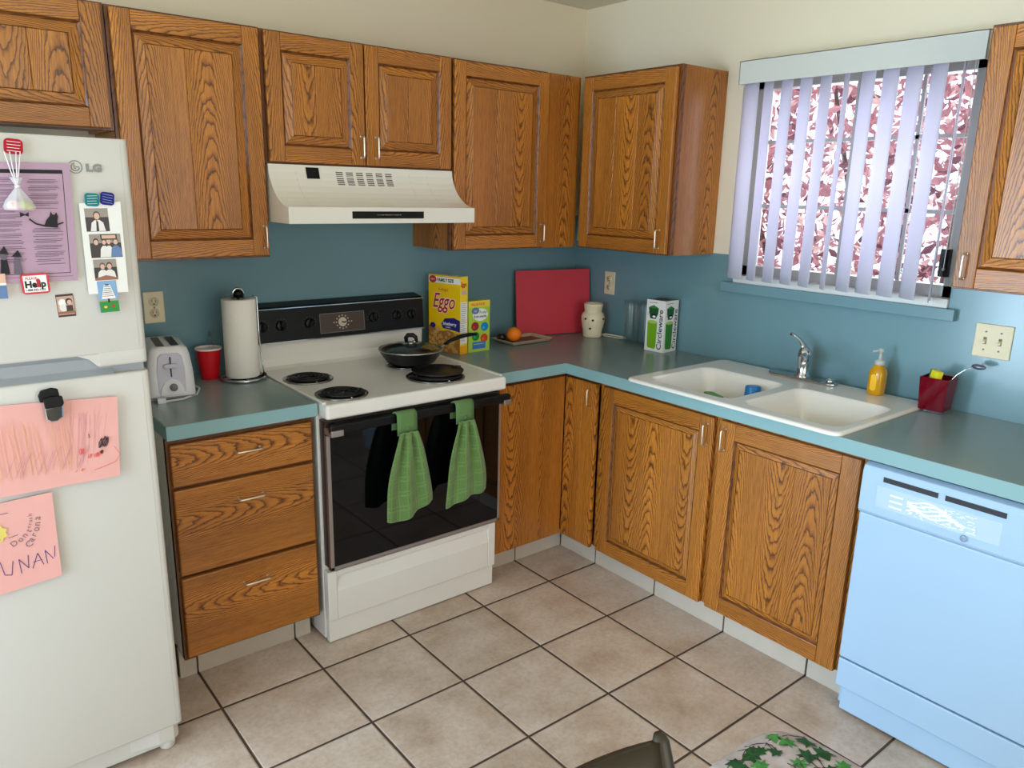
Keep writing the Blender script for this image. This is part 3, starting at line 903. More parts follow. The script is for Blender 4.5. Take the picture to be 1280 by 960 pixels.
o = magnet('magnet', -2.655, 1.350, .044, .056, mat('pale_print', S(228, 182, 158), .5), 'blue and peach picture magnet cut off at the left edge', rnd=.001, th=.0015, y=-.8858)
dc = Decal(); dc.rect(.0, .0, .044, .033, BLU).rect(.0, .030, .044, .035, WHT); dc.build('print', o, Matrix.Translation((0, 0, .0001)))

# gauze favour bag hanging from the red magnet
gb = empty('favour_bag', (-2.566, -.893, 1.545), 0, 'small white gauze bag of sweets hanging from a red magnet', 'bag')
GZ = bpy.data.materials.new('gauze'); GZ.use_nodes = True
_g = NT(GZ.node_tree); _b = GZ.node_tree.nodes['Principled BSDF']; _b.inputs['Base Color'].default_value = S(240, 238, 240); _b.inputs['Roughness'].default_value = .6; _b.inputs['Alpha'].default_value = .42
mb = MB()
prof = [(.002, .0), (.027, .001), (.031, .008), (.025, .022), (.013, .038), (.005, .050), (.0035, .054), (.008, .063), (.013, .072)]
mb.lathe(prof, GZ, (0, 0, 0), 20, sq=lambda t: (1 + .10 * math.sin(5 * t)) * (1 if abs(math.sin(t)) < .5 else .55))
mb.build('pouch', gb)
mb = MB()
for dx in (-.016, -.006, .006, .014): mb.tube([(0, -.002, .052), (dx * .5 - .001, -.003, .085), (dx, .002, .126)], .0013, mat('white_ribbon', S(240, 238, 240), .5), 6)
mb.tube([(-.005, -.004, .052), (.0, -.006, .053), (.005, -.004, .052)], .003, MATS['white_ribbon'], 6)
mb.build('ribbon', gb)
for (dx, dz, rr_, c) in ((-.013, .012, .012, S(245, 205, 195)), (.008, .012, .0105, S(200, 215, 120)), (.018, .008, .008, S(225, 225, 140)), (-.004, .010, .0095, S(240, 190, 190))):
    mb = MB(); mb.sphere((dx, -.001, dz), rr_, mat('sweet%.3f' % dx, c, .35), 14, 8, (1, .8, .9)); mb.build('sweet', gb)

# pink drawing with clip, pink note
pd_ = sheet('childs_drawing', .26, .22, PK, 'pink paper with crayon scribbles held by a black clip', 'drawing', frame((-2.70, -.882, .893), (1, 0, 0), (0, 0, 1)), pts=[(.0, -.012), (.277, -.012), (.290, .196), (.0, .212)], curl=.006)
dc = Decal(); rr = random.Random(3)
CR1 = mat('crayon_mauve', S(222, 158, 160), .8); CR2 = mat('crayon_ochre', S(236, 184, 158), .8); CR3 = mat('crayon_black', S(60, 40, 48), .8); CR4 = mat('crayon_red', S(226, 84, 72), .8); CR5 = mat('crayon_plum', S(206, 148, 154), .8)
def scr(cx, cy, w, h, n, m, lw, sl=.1):
    for k in range(n):
        x = cx + rr.uniform(-w, w); y = cy + rr.uniform(-h * .2, h * .2)
        dc.stroke([(x, y - h), (x + h * sl + rr.uniform(-.004, .004), y), (x + h * sl * 2, y + h * rr.uniform(.6, 1))], lw, m)
scr(.215, .11, .05, .075, 46, CR1, .0011, .12); scr(.10, .10, .09, .07, 60, CR2, .0010, -.05); scr(.10, .06, .10, .03, 18, CR5, .0008, .4)
scr(.245, .085, .010, .013, 22, CR3, .0012, .25); scr(.243, .060, .006, .005, 8, CR3, .0012, .2); scr(.222, .055, .012, .006, 10, CR4, .0013, .4); scr(.196, .07, .004, .008, 6, CR4, .0013, .1); scr(.188, .022, .012, .003, 6, CR4, .001, .6)
dc.stroke([(.216, .100), (.2165, .112), (.219, .102)], .001, CR3)
dc.stroke([(.27, .07), (.283, .045), (.27, .028), (.25, .022), (.22, .015)], .001, CR4)
dc.build('scribble', pd_, Matrix.Translation((0, 0, .0012)))
for v in dc.mb.v: pass
cl = empty('magnet_clip', (-2.556, -.893, 1.055), 0, 'black and chrome magnetic clip holding the pink drawing', 'clip')
mb = MB(); mb.prism([(-.022, .045), (-.024, .062), (-.018, .074), (.004, .078), (.018, .074), (.020, .058), (.020, .045)], 'y', -.004, .006, BLACK)
mb.prism([(-.014, .030), (-.016, .055), (.0, .060), (.024, .058), (.026, .040), (.022, .032)], 'y', -.014, -.004, BLACK); mb.build('grip', cl, bevel=.003)
mb = MB(); mb.prism([(-.015, .004), (-.016, .032), (.024, .036), (.022, .006), (.008, -.004), (-.006, -.004)], 'y', -.011, .002, CHROME); mb.build('jaw', cl, bevel=.003)
nt_ = sheet('pink_note', .2, .22, PK, 'pink square note with handwriting below the drawing', 'note', frame((-2.79, -.8822, .640), (1, 0, 0), (0, 0, 1)), pts=[(.0, -.012), (.211, .008), (.213, .231), (.0, .222)], curl=.005)
dc = Decal(); PUR2 = mat('purple_pen', S(92, 62, 130), .6); PEN = mat('grey_pen', S(128, 100, 116), .6)
# UNAN in purple pen
X0, Z0 = .108, .040
dc.stroke([(X0 - .02, Z0 + .04), (X0 - .014, Z0 + .004), (X0, Z0), (X0 + .006, Z0 + .036)], .0018, PUR2)
dc.stroke([(X0 + .020, Z0 - .002), (X0 + .018, Z0 + .036), (X0 + .036, Z0 + .008), (X0 + .038, Z0 + .042)], .0018, PUR2)
dc.stroke([(X0 + .044, Z0 + .004), (X0 + .058, Z0 + .041), (X0 + .068, Z0 + .008)], .0018, PUR2).stroke([(X0 + .046, Z0 + .020), (X0 + .066, Z0 + .022)], .0014, PUR2)
dc.stroke([(X0 + .076, Z0 + .008), (X0 + .074, Z0 + .044), (X0 + .092, Z0 + .014), (X0 + .096, Z0 + .050)], .0018, PUR2)
dc.stroke([(.05, .198), (.118, .200)], .0014, PUR2).stroke([(.112, .136), (.132, .140)], .0012, PUR2)
for k, (ch, x, y, a) in enumerate((('D', .118, .110, .5), ('o', .134, .118, .6), ('n', .145, .127, .7), ('t', .157, .138, .9), ('c', .158, .150, 1.2), ('r', .162, .158, 1.35), ('a', .164, .165, 1.45), ('s', .165, .172, 1.5), ('h', .165, .180, 1.5))):
    dc.text(ch, x, y, .020 if k < 4 else .013, PEN, rot=a)
for k, (ch, x, y, a) in enumerate((('C', .148, .100, .5), ('a', .158, .112, .7), ('r', .166, .124, .9), ('o', .173, .136, 1.1), ('n', .178, .150, 1.3), ('a', .181, .166, 1.4))):
    dc.text(ch, x, y, .022, PEN, rot=a)
YW = mat('yellow_star_sticker', S(226, 206, 110), .6)
stk = Decal(); stk.k = 2
stk.poly([(.09 + (.024 if k % 2 else .018) * math.cos(k * PI / 8), .152 + (.024 if k % 2 else .018) * math.sin(k * PI / 8)) for k in range(16)], YW)
for k in range(9): stk.ell(.09 + rr.uniform(-.014, .018), .152 + rr.uniform(-.016, .016), .0012, .0009, CR3)
stk.build('sticker', nt_, Matrix.Translation((0, 0, .0030)))
dc.build('handwriting', nt_, Matrix.Translation((0, 0, .0030)))

# ------------------------------------------------------------------ range
SX = -1.758; SW = .762
rg = empty('range', (SX + SW / 2, -.34, 0), 0, 'white electric coil range with black glass oven door', 'stove')
ro = Vector((SX + SW / 2, -.34, 0))


def rbox(mb, x0, x1, y0, y1, z0, z1, m): mb.box((x0 - ro.x, y0 - ro.y, z0), (x1 - ro.x, y1 - ro.y, z1), m)


sx0, sx1 = SX + .004, SX + SW - .004
mb = MB(); rbox(mb, sx0, sx1, -.605, -.012, .012, .872, WHITE); mb.build('body', rg, bevel=.003)
for _x in (sx0 + .05, sx1 - .05):
    for _y in (-.55, -.08):
        mb = MB(); mb.lathe([(.018, 0), (.018, .016)], BLACK, (_x - ro.x, _y - ro.y, 0), 12); mb.build('foot', rg)
# cooktop slab with a raised rounded rim
mb = MB(); rbox(mb, SX + .002, SX + SW - .002, -.690, -.055, .862, .914, WHITE); mb.build('cooktop', rg, bevel=.011, seg=4)
for _a in (SX + .002, SX + SW - .016):
    mb = MB(); rbox(mb, _a, _a + .014, -.66, -.06, .910, .9185, WHITE); mb.build('cooktop_rim', rg, bevel=.003)
# backguard
mb = MB()
mb.prism([(-.012 - ro.y, .912), (-.012 - ro.y, 1.02), (-.078 - ro.y, 1.02), (-.074 - ro.y, .95), (-.085 - ro.y, .925), (-.105 - ro.y, .912)], 'x', sx0 - ro.x, sx1 - ro.x, WHITE)
mb.build('backguard', rg, bevel=.002)
mb = MB(); mb.prism([(-.012 - ro.y, 1.02), (-.012 - ro.y, 1.166), (-.070 - ro.y, 1.156), (-.080 - ro.y, 1.150), (-.092 - ro.y, 1.02)], 'x', SX + .006 - ro.x, SX + SW - .002 - ro.x, BLACK)
cons = mb.build('control_panel', rg, bevel=.002)
mb = MB(); rbox(mb, SX + .006, SX + SW - .002, -.0835, -.0795, 1.1475, 1.1510, CHROME); rbox(mb, SX + .006, SX + SW - .002, -.0955, -.090, 1.017, 1.0215, CHROME); mb.build('trim', cons)
nrm = Vector((0, -1, .09)).normalized()


def pface(x, z):      # point on the control panel front
    t = (z - 1.02) / .13
    return Vector((x - ro.x, -.092 + .012 * t - ro.y, z))


for kx in (-1.728, -1.652, -1.533, -1.246, -1.134, -1.060):
    p = pface(kx, 1.083)
    mb = MB(); mb.tube([p + nrm * -.001, p + nrm * .010, p + nrm * .011], [.020, .019, .016], BLACK, 24)
    q = p + nrm * .016; a = random.uniform(-.5, .5); dv = Vector((math.sin(a), 0, math.cos(a)))
    mb.tube([q - dv * .017, q + dv * .017], [.0055, .0055], BLACK, 8)
    k_ = mb.build('knob', cons)
    mb = MB()
    for i in range(9):
        t = R(-20 + i * 27); c = p + Vector((math.cos(t) * .027, -.0008, math.sin(t) * .027)); mb.box(c - Vector((.0008, .0004, .0018)), c + Vector((.0008, .0004, .0018)), mat('panel_print', S(105, 100, 98), .6))
    mb.build('dial_marks', cons)
# clock face
CLK = mat('clock_brown', S(72, 58, 48), .3); CLKW = mat('clock_print', S(196, 182, 165), .5)
mw = frame(pface(-1.488, 1.037) + nrm * .0006, (1, 0, 0), (0, .09, 1))
dc = Decal(); dc.rect(0, 0, .198, .078, CLK)
for a in (((0, 0), (.198, 0)), ((.198, 0), (.198, .078)), ((.198, .078), (0, .078)), ((0, .078), (0, 0))): dc.stroke(list(a), .0016, GR)
dc.ell(.099, .040, .019, .019, CLKW).poly([(.094, .038), (.122, .044), (.110, .034)], BLACK).ell(.099, .040, .004, .004, CLK)
for i in range(12):
    t = R(i * 30); dc.ell(.099 + math.cos(t) * .028, .040 + math.sin(t) * .027, .0032, .0030, CLKW, 8)
dc.ell(.060, .040, .003, .003, CLKW, 8).ell(.139, .040, .003, .003, CLKW, 8)
dc.build('clock', cons, mw)
# burners
DRIP = mat('drip_pan', S(150, 148, 145), .22, 1.0); COIL = mat('coil', S(30, 28, 28), .5, .3)


def burner(x, y, r):
    z = .9135
    mb = MB(); c = (x - ro.x, y - ro.y, z)
    mb.lathe([(r, .0005), (r, .005), (r - .004, .0065), (r - .009, .005), (r - .012, -.0005 + .0015), (.02, .001)], DRIP, c, 40)
    b_ = mb.build('drip_pan', rg)
    mb = MB(); mb.lathe([(.0, .002), (r - .013, .002), (r - .013, .0028), (.0, .0028)], BLACK, c, 32); mb.build('pan_floor', b_)
    mb = MB(); pts = []; turns = 4 if r < .1 else 5
    N = turns * 26
    for i in range(N + 1):
        t = i / N; rad = .016 + (r - .034) * t
        pts.append((c[0] + rad * math.cos(2 * PI * turns * t), c[1] + rad * math.sin(2 * PI * turns * t), z + .0105))
    mb.tube(pts, .0048, COIL, 8, flat=.8); mb.build('coil', b_)
    mb = MB()
    for a in (30, 150, 270): mb.box((0, 0, 0), (0.001, .001, .001), CHROME) if False else mb.tube([(c[0], c[1], z + .005), (c[0] + (r - .012) * math.cos(R(a)), c[1] + (r - .012) * math.sin(R(a)), z + .005)], .002, CHROME, 6)
    mb.build('support', b_)


burner(-1.648, -.312, .092); burner(-1.645, -.578, .092); burner(-1.235, -.545, .113); burner(-1.21, -.30, .092)
# oven door
od_mb = MB(); rbox(od_mb, SX + .012, SX + SW - .008, -.655, -.606, .304, .848, mat('oven_brown', S(58, 42, 38), .3)); od = od_mb.build('oven_door', rg, bevel=.002)
mb = MB(); rbox(mb, SX + .024, SX + SW - .016, -.6598, -.654, .316, .838, GLOSSBLK); mb.build('glass', od)
ALU = mat('aluminium', S(176, 168, 166), .32, .9)
mb = MB()
rbox(mb, SX + .010, SX + .024, -.662, -.645, .302, .800, ALU); rbox(mb, SX + SW - .016, SX + SW - .006, -.662, -.645, .302, .800, ALU); rbox(mb, SX + .010, SX + SW - .006, -.662, -.645, .302, .315, ALU); mb.build('frame', od, bevel=.001)
mb = MB(); rbox(mb, SX + .006, SX + SW + .004, -.708, -.686, .815, .847, BLACK); rbox(mb, SX + .03, SX + SW - .03, -.690, -.655, .833, .846, BLACK); hb = mb.build('handle', od, bevel=.005, seg=3)
mb = MB(); rbox(mb, SX + .006, SX + .052, -.712, -.655, .808, .830, ALU); mb.build('bracket', hb, bevel=.003)
mb = MB(); rbox(mb, SX + SW - .03, SX + SW + .006, -.712, -.655, .806, .826, ALU); mb.build('bracket', hb, bevel=.003)
# storage drawer
mb = MB()
y0 = -.606 - ro.y
yF = -.640 - ro.y
x0, x1 = SX + .006 - ro.x, SX + SW - .008 - ro.x
px0, px1 = x0 + .035, x1 - .035
mb.box((x0, y0, .094), (px0, yF, .286), WHITE); mb.box((px1, y0, .094), (x1, yF, .286), WHITE)
mb.prism([(y0, .094), (yF, .094), (yF, .205), (yF + .004, .215), (yF + .016, .252), (yF + .016, .258), (yF, .266), (yF, .286), (y0, .286)], 'x', px0, px1, WHITE)
mb.build('storage_drawer', rg, bevel=.003)
mb = MB(); mb.box((x0 + .003, y0, .004), (x1 - .003, yF + .010, .0925), WHITE); mb.build('kick_panel', rg, bevel=.003)

# ------------------------------------------------------------------ range hood
hd = empty('range_hood', (SX + SW / 2, -.23, 1.485), 0, 'almond white range hood mounted under the short oak cabinet', 'range hood')
ho = Vector((SX + SW / 2, -.23, 1.485))
HW = mat('hood_enamel', S(230, 226, 216), .32, coat=.2)
prof = [(-.001, 1.490), (-.001, 1.6855), (-.305, 1.6855)]
for i in range(9):
    t = i / 8
    prof.append((-.305 - .150 * (t ** 1.7) * 1.0, 1.6855 - (1.6855 - 1.546) * (1 - (1 - t) ** 1.55)))
prof += [(-.463, 1.546), (-.463, 1.490)]
mb = MB(); mb.prism([(p[0] - ho.y, p[1] - ho.z) for p in prof], 'x', SX + .001 - ho.x, SX + SW - .001 - ho.x, HW); mb.build('shell', hd, bevel=.0015)


def hoodp(x, t, off=.0006):
    """point on the curved face, t 0 top .. 1 bottom"""
    y = -.305 - .150 * t ** 1.7; z = 1.6855 - (1.6855 - 1.546) * (1 - (1 - t) ** 1.55)
    dy = -.150 * 1.7 * max(t, 1e-3) ** .7; dz = -(1.6855 - 1.546) * 1.55 * (1 - min(t, .999)) ** .55
    n = Vector((0, dz, -dy)).normalized()
    if n.y > 0: n = -n
    return Vector((x - ho.x, y - ho.y, z - ho.z)) + n * off


VNT = mat('vent_dark', S(92, 84, 76), .6)
mb = MB()
def hpatch(x0, x1, t0, t1, m, off=.0006):
    a, b, c, d = hoodp(x0, t1, off), hoodp(x1, t1, off), hoodp(x1, t0, off), hoodp(x0, t0, off)
    mb.add([a, b, c, d], [(0, 1, 2, 3)], m)
for k in range(6):
    x = -1.508 + k * .0405
    for j in range(8): hpatch(x, x + .028, .055 + j * .037, .055 + j * .037 + .021, VNT)
mb.build('vent_louvre', hd, fix=False)
mb = MB(); hpatch(-1.622, -1.573, .035, .23, BLACK, .001); mb.build('switch_plate', hd, fix=False)
for xs in (-1.66, -1.20, -1.12):
    mb = MB()
    for j in range(10): hpatch(xs, xs + .0012, .02 + j * .094, .02 + (j + 1) * .094, mat('hood_crease', S(205, 196, 180), .4), .0003)
    mb.build('seam', hd, fix=False)
mb = MB(); mb.box((-1.525 - ho.x, -.4645 - ho.y, 1.507 - ho.z), (-1.232 - ho.x, -.4625 - ho.y, 1.532 - ho.z), BLACK); lb = mb.build('label_strip', hd)
dc = Decal()
for k in range(16): dc.stroke([(.098 + k * .0062, .0128), (.098 + k * .0062 + random.uniform(.002, .005), .0128)], .0020, CLKW)
dc.build('fine_print', lb, frame((-1.525 - ho.x, -.4648 - ho.y, 1.507 - ho.z), (1, 0, 0), (0, 0, 1)))

# ------------------------------------------------------------------ dishwasher
dw = empty('dishwasher', (-.3, -2.25, 0), R9, 'white built-in dishwasher with sticker-covered control panel', 'dishwasher')
# local x = -(world y) offset ; local y = x - ...: local point (a, b) -> world (-.3 + b, -2.25 - a)
def dbox(mb, y0, y1, x0, x1, z0, z1, m): mb.box((-y0 - 2.25, x0 + .3, z0), (-y1 - 2.25, x1 + .3, z1), m)
DY0, DY1 = -1.946, -2.552
mb = MB(); dbox(mb, DY0, DY1, -.585, -.02, .02, .862, DWW)
mb.build('body', dw, bevel=.002)
for _y in (DY0 - .05, DY1 + .05):
    for _x in (-.50, -.07):
        mb = MB(); dbox(mb, _y - .015, _y + .015, _x - .015, _x + .015, 0, .022, BLACK); mb.build('foot', dw)
mb = MB(); dbox(mb, DY0 - .002, DY1, -.628, -.586, .205, .700, DWW); mb.build('door', dw, bevel=.005, seg=3)
cp = MB(); 
# control fascia, slightly proud, with rounded top
def dprism(mb, pts, y0, y1, m): mb.prism([(p[0] + .3, p[1]) for p in pts], 'x', -y0 - 2.25, -y1 - 2.25, m)
dprism(cp, [(-.586, .702), (-.631, .702), (-.637, .712), (-.637, .833), (-.630, .850), (-.612, .858), (-.586, .858)], DY0, DY1, DWW)
cpo = cp.build('control_panel', dw, bevel=.002)
SLOT = mat('slot_dark', S(46, 46, 52), .6)
mb = MB(); dbox(mb, -2.010, -2.163, -.6385, -.636, .815, .830, SLOT); dbox(mb, -2.182, -2.335, -.6385, -.636, .815, .830, SLOT); mb.build('vent_slot', cpo)
mb = MB(); dbox(mb, -1.995, -2.33, -.6378, -.6366, .735, .800, mat('panel_overlay', S(182, 206, 230), .15)); mb.build('overlay', cpo, bevel=.0003)
mb = MB(); dbox(mb, -2.22, -2.27, -.605, -.59, .8575, .8615, BLACK); mb.build('dark_latch_block', cpo)
FOIL = mat('foil_sticker', S(245, 248, 252), .35)
mw = frame((-.6368 + .3 - .0012, 0, 0), (0, 1, 0), (0, 0, 1))
dc = Decal(); rr = random.Random(9)
mwd = frame((2.0 - 2.25, -.6378 + .3, 0), (1, 0, 0), (0, 0, 1))   # local frame: x = -(world y) - 2.0, y = z
for k in range(3):
    dc.rect(.035, .745 + k * .017, .072, .750 + k * .017, FOIL)
pts = []
for k in range(5):
    dc.stroke([(.085 + i * .012, .752 + .008 * k + .006 * math.sin(i * .8 + k) + i * .0004) for i in range(int(14 - k))], .0044, FOIL)
for k in range(110): 
    x = rr.uniform(.09, .27); y = rr.uniform(.742, .790); dc.stroke([(x, y), (x + rr.uniform(.004, .016), y + rr.uniform(-.004, .006))], .002, FOIL)
dc.ring(.245, .726, .0085, .0022, mat('badge_grey', S(122, 136, 156), .4)).text('GE', .2395, .7225, .0085, MATS['badge_grey'])
dc.build('foil_print', cpo, mwd)
mb = MB(); dbox(mb, DY0, DY1, -.622, -.586, .098, .196, DWW); mb.build('access_panel', dw, bevel=.004)
mb = MB(); dbox(mb, DY0 - .016, DY1, -.606, -.586, .012, .097, DWW); mb.build('toe_panel', dw, bevel=.002)

# ------------------------------------------------------------------ sink, faucet and things in the sink
ZR = .926
sk = empty('kitchen_sink', (-.35, -1.425, CT), 0, 'white enamel double bowl sink set in the teal countertop', 'sink')
so = Vector((-.35, -1.425, CT))
def rrect(x0, x1, y0, y1, r, n=6):
    pts = []
    for cx, cy, a0 in ((x1 - r, y1 - r, 0), (x0 + r, y1 - r, 90), (x0 + r, y0 + r, 180), (x1 - r, y0 + r, 270)):
        for k in range(n + 1): pts.append((cx + r * math.cos(R(a0 + 90 * k / n)), cy + r * math.sin(R(a0 + 90 * k / n))))
    return pts
bm = bmesh.new()
def loop(pts, z): return [bm.verts.new((p[0] - so.x, p[1] - so.y, z - so.z)) for p in pts]
OX0, OX1, OY0, OY1 = -.655, -.030, -1.866, -.988
outer = [loop(rrect(OX0, OX1, OY0, OY1, .035), .9145), loop(rrect(OX0 + .001, OX1 - .001, OY0 + .001, OY1 - .001, .034), .921), loop(rrect(OX0 + .006, OX1 - .006, OY0 + .006, OY1 - .006, .030), .9262), loop(rrect(OX0 + .014, OX1 - .014, OY0 + .014, OY1 - .014, .025), ZR)]
def bridge(a, b):
    n = len(a)
    for i in range(n): bm.faces.new((a[i], a[(i + 1) % n], b[(i + 1) % n], b[i])).smooth = True
for a, b in zip(outer[:-1], outer[1:]): bridge(a, b)
bas = []
for (by0, by1) in ((-1.425, -1.045), (-1.832, -1.468)):
    x0, x1 = -.598, -.215
    L_ = []
    for ins, z, r in ((0, ZR, .05), (.004, ZR - .002, .048), (.011, ZR - .010, .045), (.022, ZR - .030, .045), (.036, ZR - .052, .042), (.044, ZR - .08, .04), (.050, ZR - .15, .04), (.066, ZR - .172, .045), (.10, ZR - .178, .05)):
        L_.append(loop(rrect(x0 + ins, x1 - ins, by0 + ins, by1 - ins, r), z))
    for a, b in zip(L_[:-1], L_[1:]): bridge(a, b)
    bm.faces.new(L_[-1]); bas.append(L_[0])
# rim surface: fill between the outer loop and both bowls
edges = []
for lp in (outer[-1], bas[0], bas[1]):
    for i in range(len(lp)):
        e_ = bm.edges.get((lp[i], lp[(i + 1) % len(lp)]))
        edges.append(e_)
bmesh.ops.triangle_fill(bm, use_beauty=True, use_dissolve=False, edges=edges)
bmesh.ops.recalc_face_normals(bm, faces=bm.faces[:])
me = bpy.data.meshes.new('basin'); bm.to_mesh(me); bm.free(); me.materials.append(SINKW)
o = bpy.data.objects.new('basin', me); C.objects.link(o); o.parent = sk
zsum = sum((p.normal.z * p.area) for p in me.polygons)
md = o.modifiers.new('s', 'SOLIDIFY'); md.thickness = .004; md.offset = -1 if zsum > 0 else 1
for (yy) in (-1.235, -1.65):
    mb = MB(); mb.lathe([(.0, .0), (.030, .0), (.040, .002), (.042, .0005)], CHROME, (-.41 - so.x, yy - so.y, ZR - .1772 - so.z), 24); mb.build('drain', sk)

fc = empty('faucet', (-.085, -1.40, ZR), 0, 'chrome single lever kitchen faucet behind the sink', 'faucet')
mb = MB(); pts = rrect(-.028, .028, -.145, .145, .027, 8); mb.prism(pts, 'z', .0, .010, CHROME); mb.build('deck_plate', fc, bevel=.004, seg=3)
mb = MB(); mb.lathe([(.030, .009), (.028, .016), (.0235, .022), (.0225, .055), (.026, .085), (.0265, .10), (.023, .115), (.014, .128), (.0, .133)], CHROME, (0, 0, 0), 28); mb.build('body', fc)
mb = MB(); dv = Vector((-.87, -.50, 0))
pts = [Vector((0, 0, .075)) + dv * a + Vector((0, 0, h)) for a, h in ((.015, 0), (.05, .018), (.09, .034), (.13, .044), (.165, .043), (.19, .033), (.200, .018))]
mb.tube(pts, [.014, .0125, .0115, .011, .0105, .010, .0095], CHROME, 14); mb.build('spout', fc)
mb = MB(); mb.tube([(0, .0, .115), (.003, .012, .135), (.003, .030, .152), (.001, .052, .166), (-.002, .068, .170)], [.017, .013, .008, .0065, .0085], CHROME, 14, flat=.7); mb.build('lever', fc)
mb = MB(); mb.lathe([(.016, .010), (.016, .018), (.010, .026), (.0, .027)], CHROME, (0, -.115, 0), 20); mb.build('cap', fc)

BC = mat('blue_plastic', S(20, 120, 190), .35, coat=.1)
bc = empty('plastic_cup', (-.292, -1.325, .7535), 0, 'blue plastic cup standing upside down in the left sink bowl', 'cup')
mb = MB(); mb.lathe([(.0375, .0), (.0395, .003), (.0375, .007), (.034, .080), (.030, .150), (.028, .155), (.024, .156), (.0, .154)], BC, (0, 0, 0), 32); mb.build('body', bc); bc.rotation_euler = (R(-3), R(3), 0)
bw = empty('white_bowl', (-.385, -1.190, .7495), 0, 'white bowl standing in the left sink bowl', 'bowl')
mb = MB(); mb.lathe([(.030, .0), (.032, .006), (.055, .035), (.074, .085), (.077, .098), (.0745, .099), (.071, .085), (.052, .038), (.028, .010), (.0, .009)], SINKW, (0, 0, 0), 36); mb.build('bowl', bw).name = 'body'
gs = MB(); GRN = mat('green_plastic', S(58, 150, 40), .45)
gs.prism(rrect(-.055, .055, -.020, .020, .015, 5), 'z', 0, .005, GRN); gs.tube([(.05, 0, .003), (.10, .004, -.004), (.145, .008, -.012)], .0055, GRN, 8)
o = gs.build('dish_scraper', None, bevel=.001); o.location = (-.35, -1.185, .8505); o.rotation_euler = (0, R(-2), R(-115)); tag(o, 'green plastic scraper lying across the white bowl in the sink', 'utensil')

# soap bottle
bt = empty('soap_bottle', (-.074, -1.688, ZR), 0, 'amber dish soap pump bottle on the sink rim', 'bottle')
AMB = mat('amber_soap', S(236, 170, 10), .12, trans=.35, ior=1.4, coat=.4)
mb = MB(); sqf = lambda t: 1.0 / (abs(math.cos(t)) ** 3.2 + abs(math.sin(t)) ** 3.2) ** (1 / 3.2)
mb.lathe([(.023, .0), (.027, .004), (.028, .02), (.028, .075), (.026, .09), (.018, .103), (.015, .106), (.015, .112)], AMB, (0, 0, 0), 32, sq=sqf); mb.build('body', bt)
mb = MB(); mb.prism(rrect(-.011, .011, .018, .078, .009), 'x', -.0292, -.0278, mat('soap_label', S(244, 186, 30), .3)); mb.build('label_panel', bt)
CLP = CLEAR
PMP = mat('pump_plastic', S(226, 226, 218), .25, trans=.45, ior=1.3)
mb = MB(); mb.lathe([(.016, .110), (.017, .112), (.017, .124), (.013, .128), (.006, .130), (.0055, .155), (.009, .156), (.010, .166), (.007, .170), (.0, .171)], PMP, (0, 0, 0), 24); mb.tube([(0, 0, .161), (-.012, .006, .163), (-.03, .016, .160)], .004, PMP, 8); mb.build('pump', bt)

# red glass cube with sponge and scrubber
cu_ = empty('sponge_holder', (-.080, -1.898, CT), R(4), 'dark red square glass holder right of the sink', 'holder')
RG = mat('red_glass', S(150, 6, 36), .06, trans=.55, ior=1.3)
mb = MB(); n = .040; hgt = .121
mb.add([(-n, -n, .008), (n, -n, .008), (n, n, .008), (-n, n, .008), (-n - .006, -n - .006, hgt), (n + .006, -n - .006, hgt), (n + .006, n + .006, hgt), (-n - .006, n + .006, hgt),
        (-n + .004, -n + .004, .016), (n - .004, -n + .004, .016), (n - .004, n - .004, .016), (-n + .004, n - .004, .016), (-n - .002, -n - .002, hgt), (n + .002, -n - .002, hgt), (n + .002, n + .002, hgt), (-n - .002, n + .002, hgt)],
       [(0, 3, 2, 1), (0, 1, 5, 4), (1, 2, 6, 5), (2, 3, 7, 6), (3, 0, 4, 7), (8, 9, 10, 11), (8, 12, 13, 9), (9, 13, 14, 10), (10, 14, 15, 11), (11, 15, 12, 8), (4, 5, 13, 12), (5, 6, 14, 13), (6, 7, 15, 14), (7, 4, 12, 15)], RG)
mb.build('glass', cu_, bevel=.0015)
mb = MB(); mb.box((-n + .002, -n + .002, 0), (n - .002, n - .002, .009), mat('clear_glass_base', S(220, 225, 230), .05, trans=.9)); mb.build('base', cu_, bevel=.002)
mb = MB(); mb.box((-.012, -.018, .0), (.012, .014, .128), mat('sponge_yellow', S(228, 214, 40), .8, bump=.6, bscale=300)); mb.box((-.012, .014, .0), (.012, .020, .128), mat('sponge_green', S(60, 110, 50), .9, bump=.6, bscale=300))
o = mb.build('sponge', None, bevel=.003); o.location = (-.100, -1.878, CT + .017); o.rotation_euler = (R(6), R(6), R(-30)); tag(o, 'yellow scouring sponge standing in the red glass holder', 'sponge')
sp_ = empty('dish_spoon', (-.085, -1.917, CT + .018), 0, 'long metal spoon leaning out of the red glass holder', 'spoon')
mb = MB(); mb.tube([(.0, .015, .0), (.012, -.004, .075), (.022, -.028, .115), (.026, -.05, .137), (.028, -.068, .148)], .0022, CHROME, 8); mb.build('handle', sp_)
mb = MB(); mb.sphere((.030, -.088, .154), .022, mat('spoon_grey', S(120, 122, 140), .3, .7), 18, 10, (.5, 1.0, .42)); mb.build('bowl', sp_)

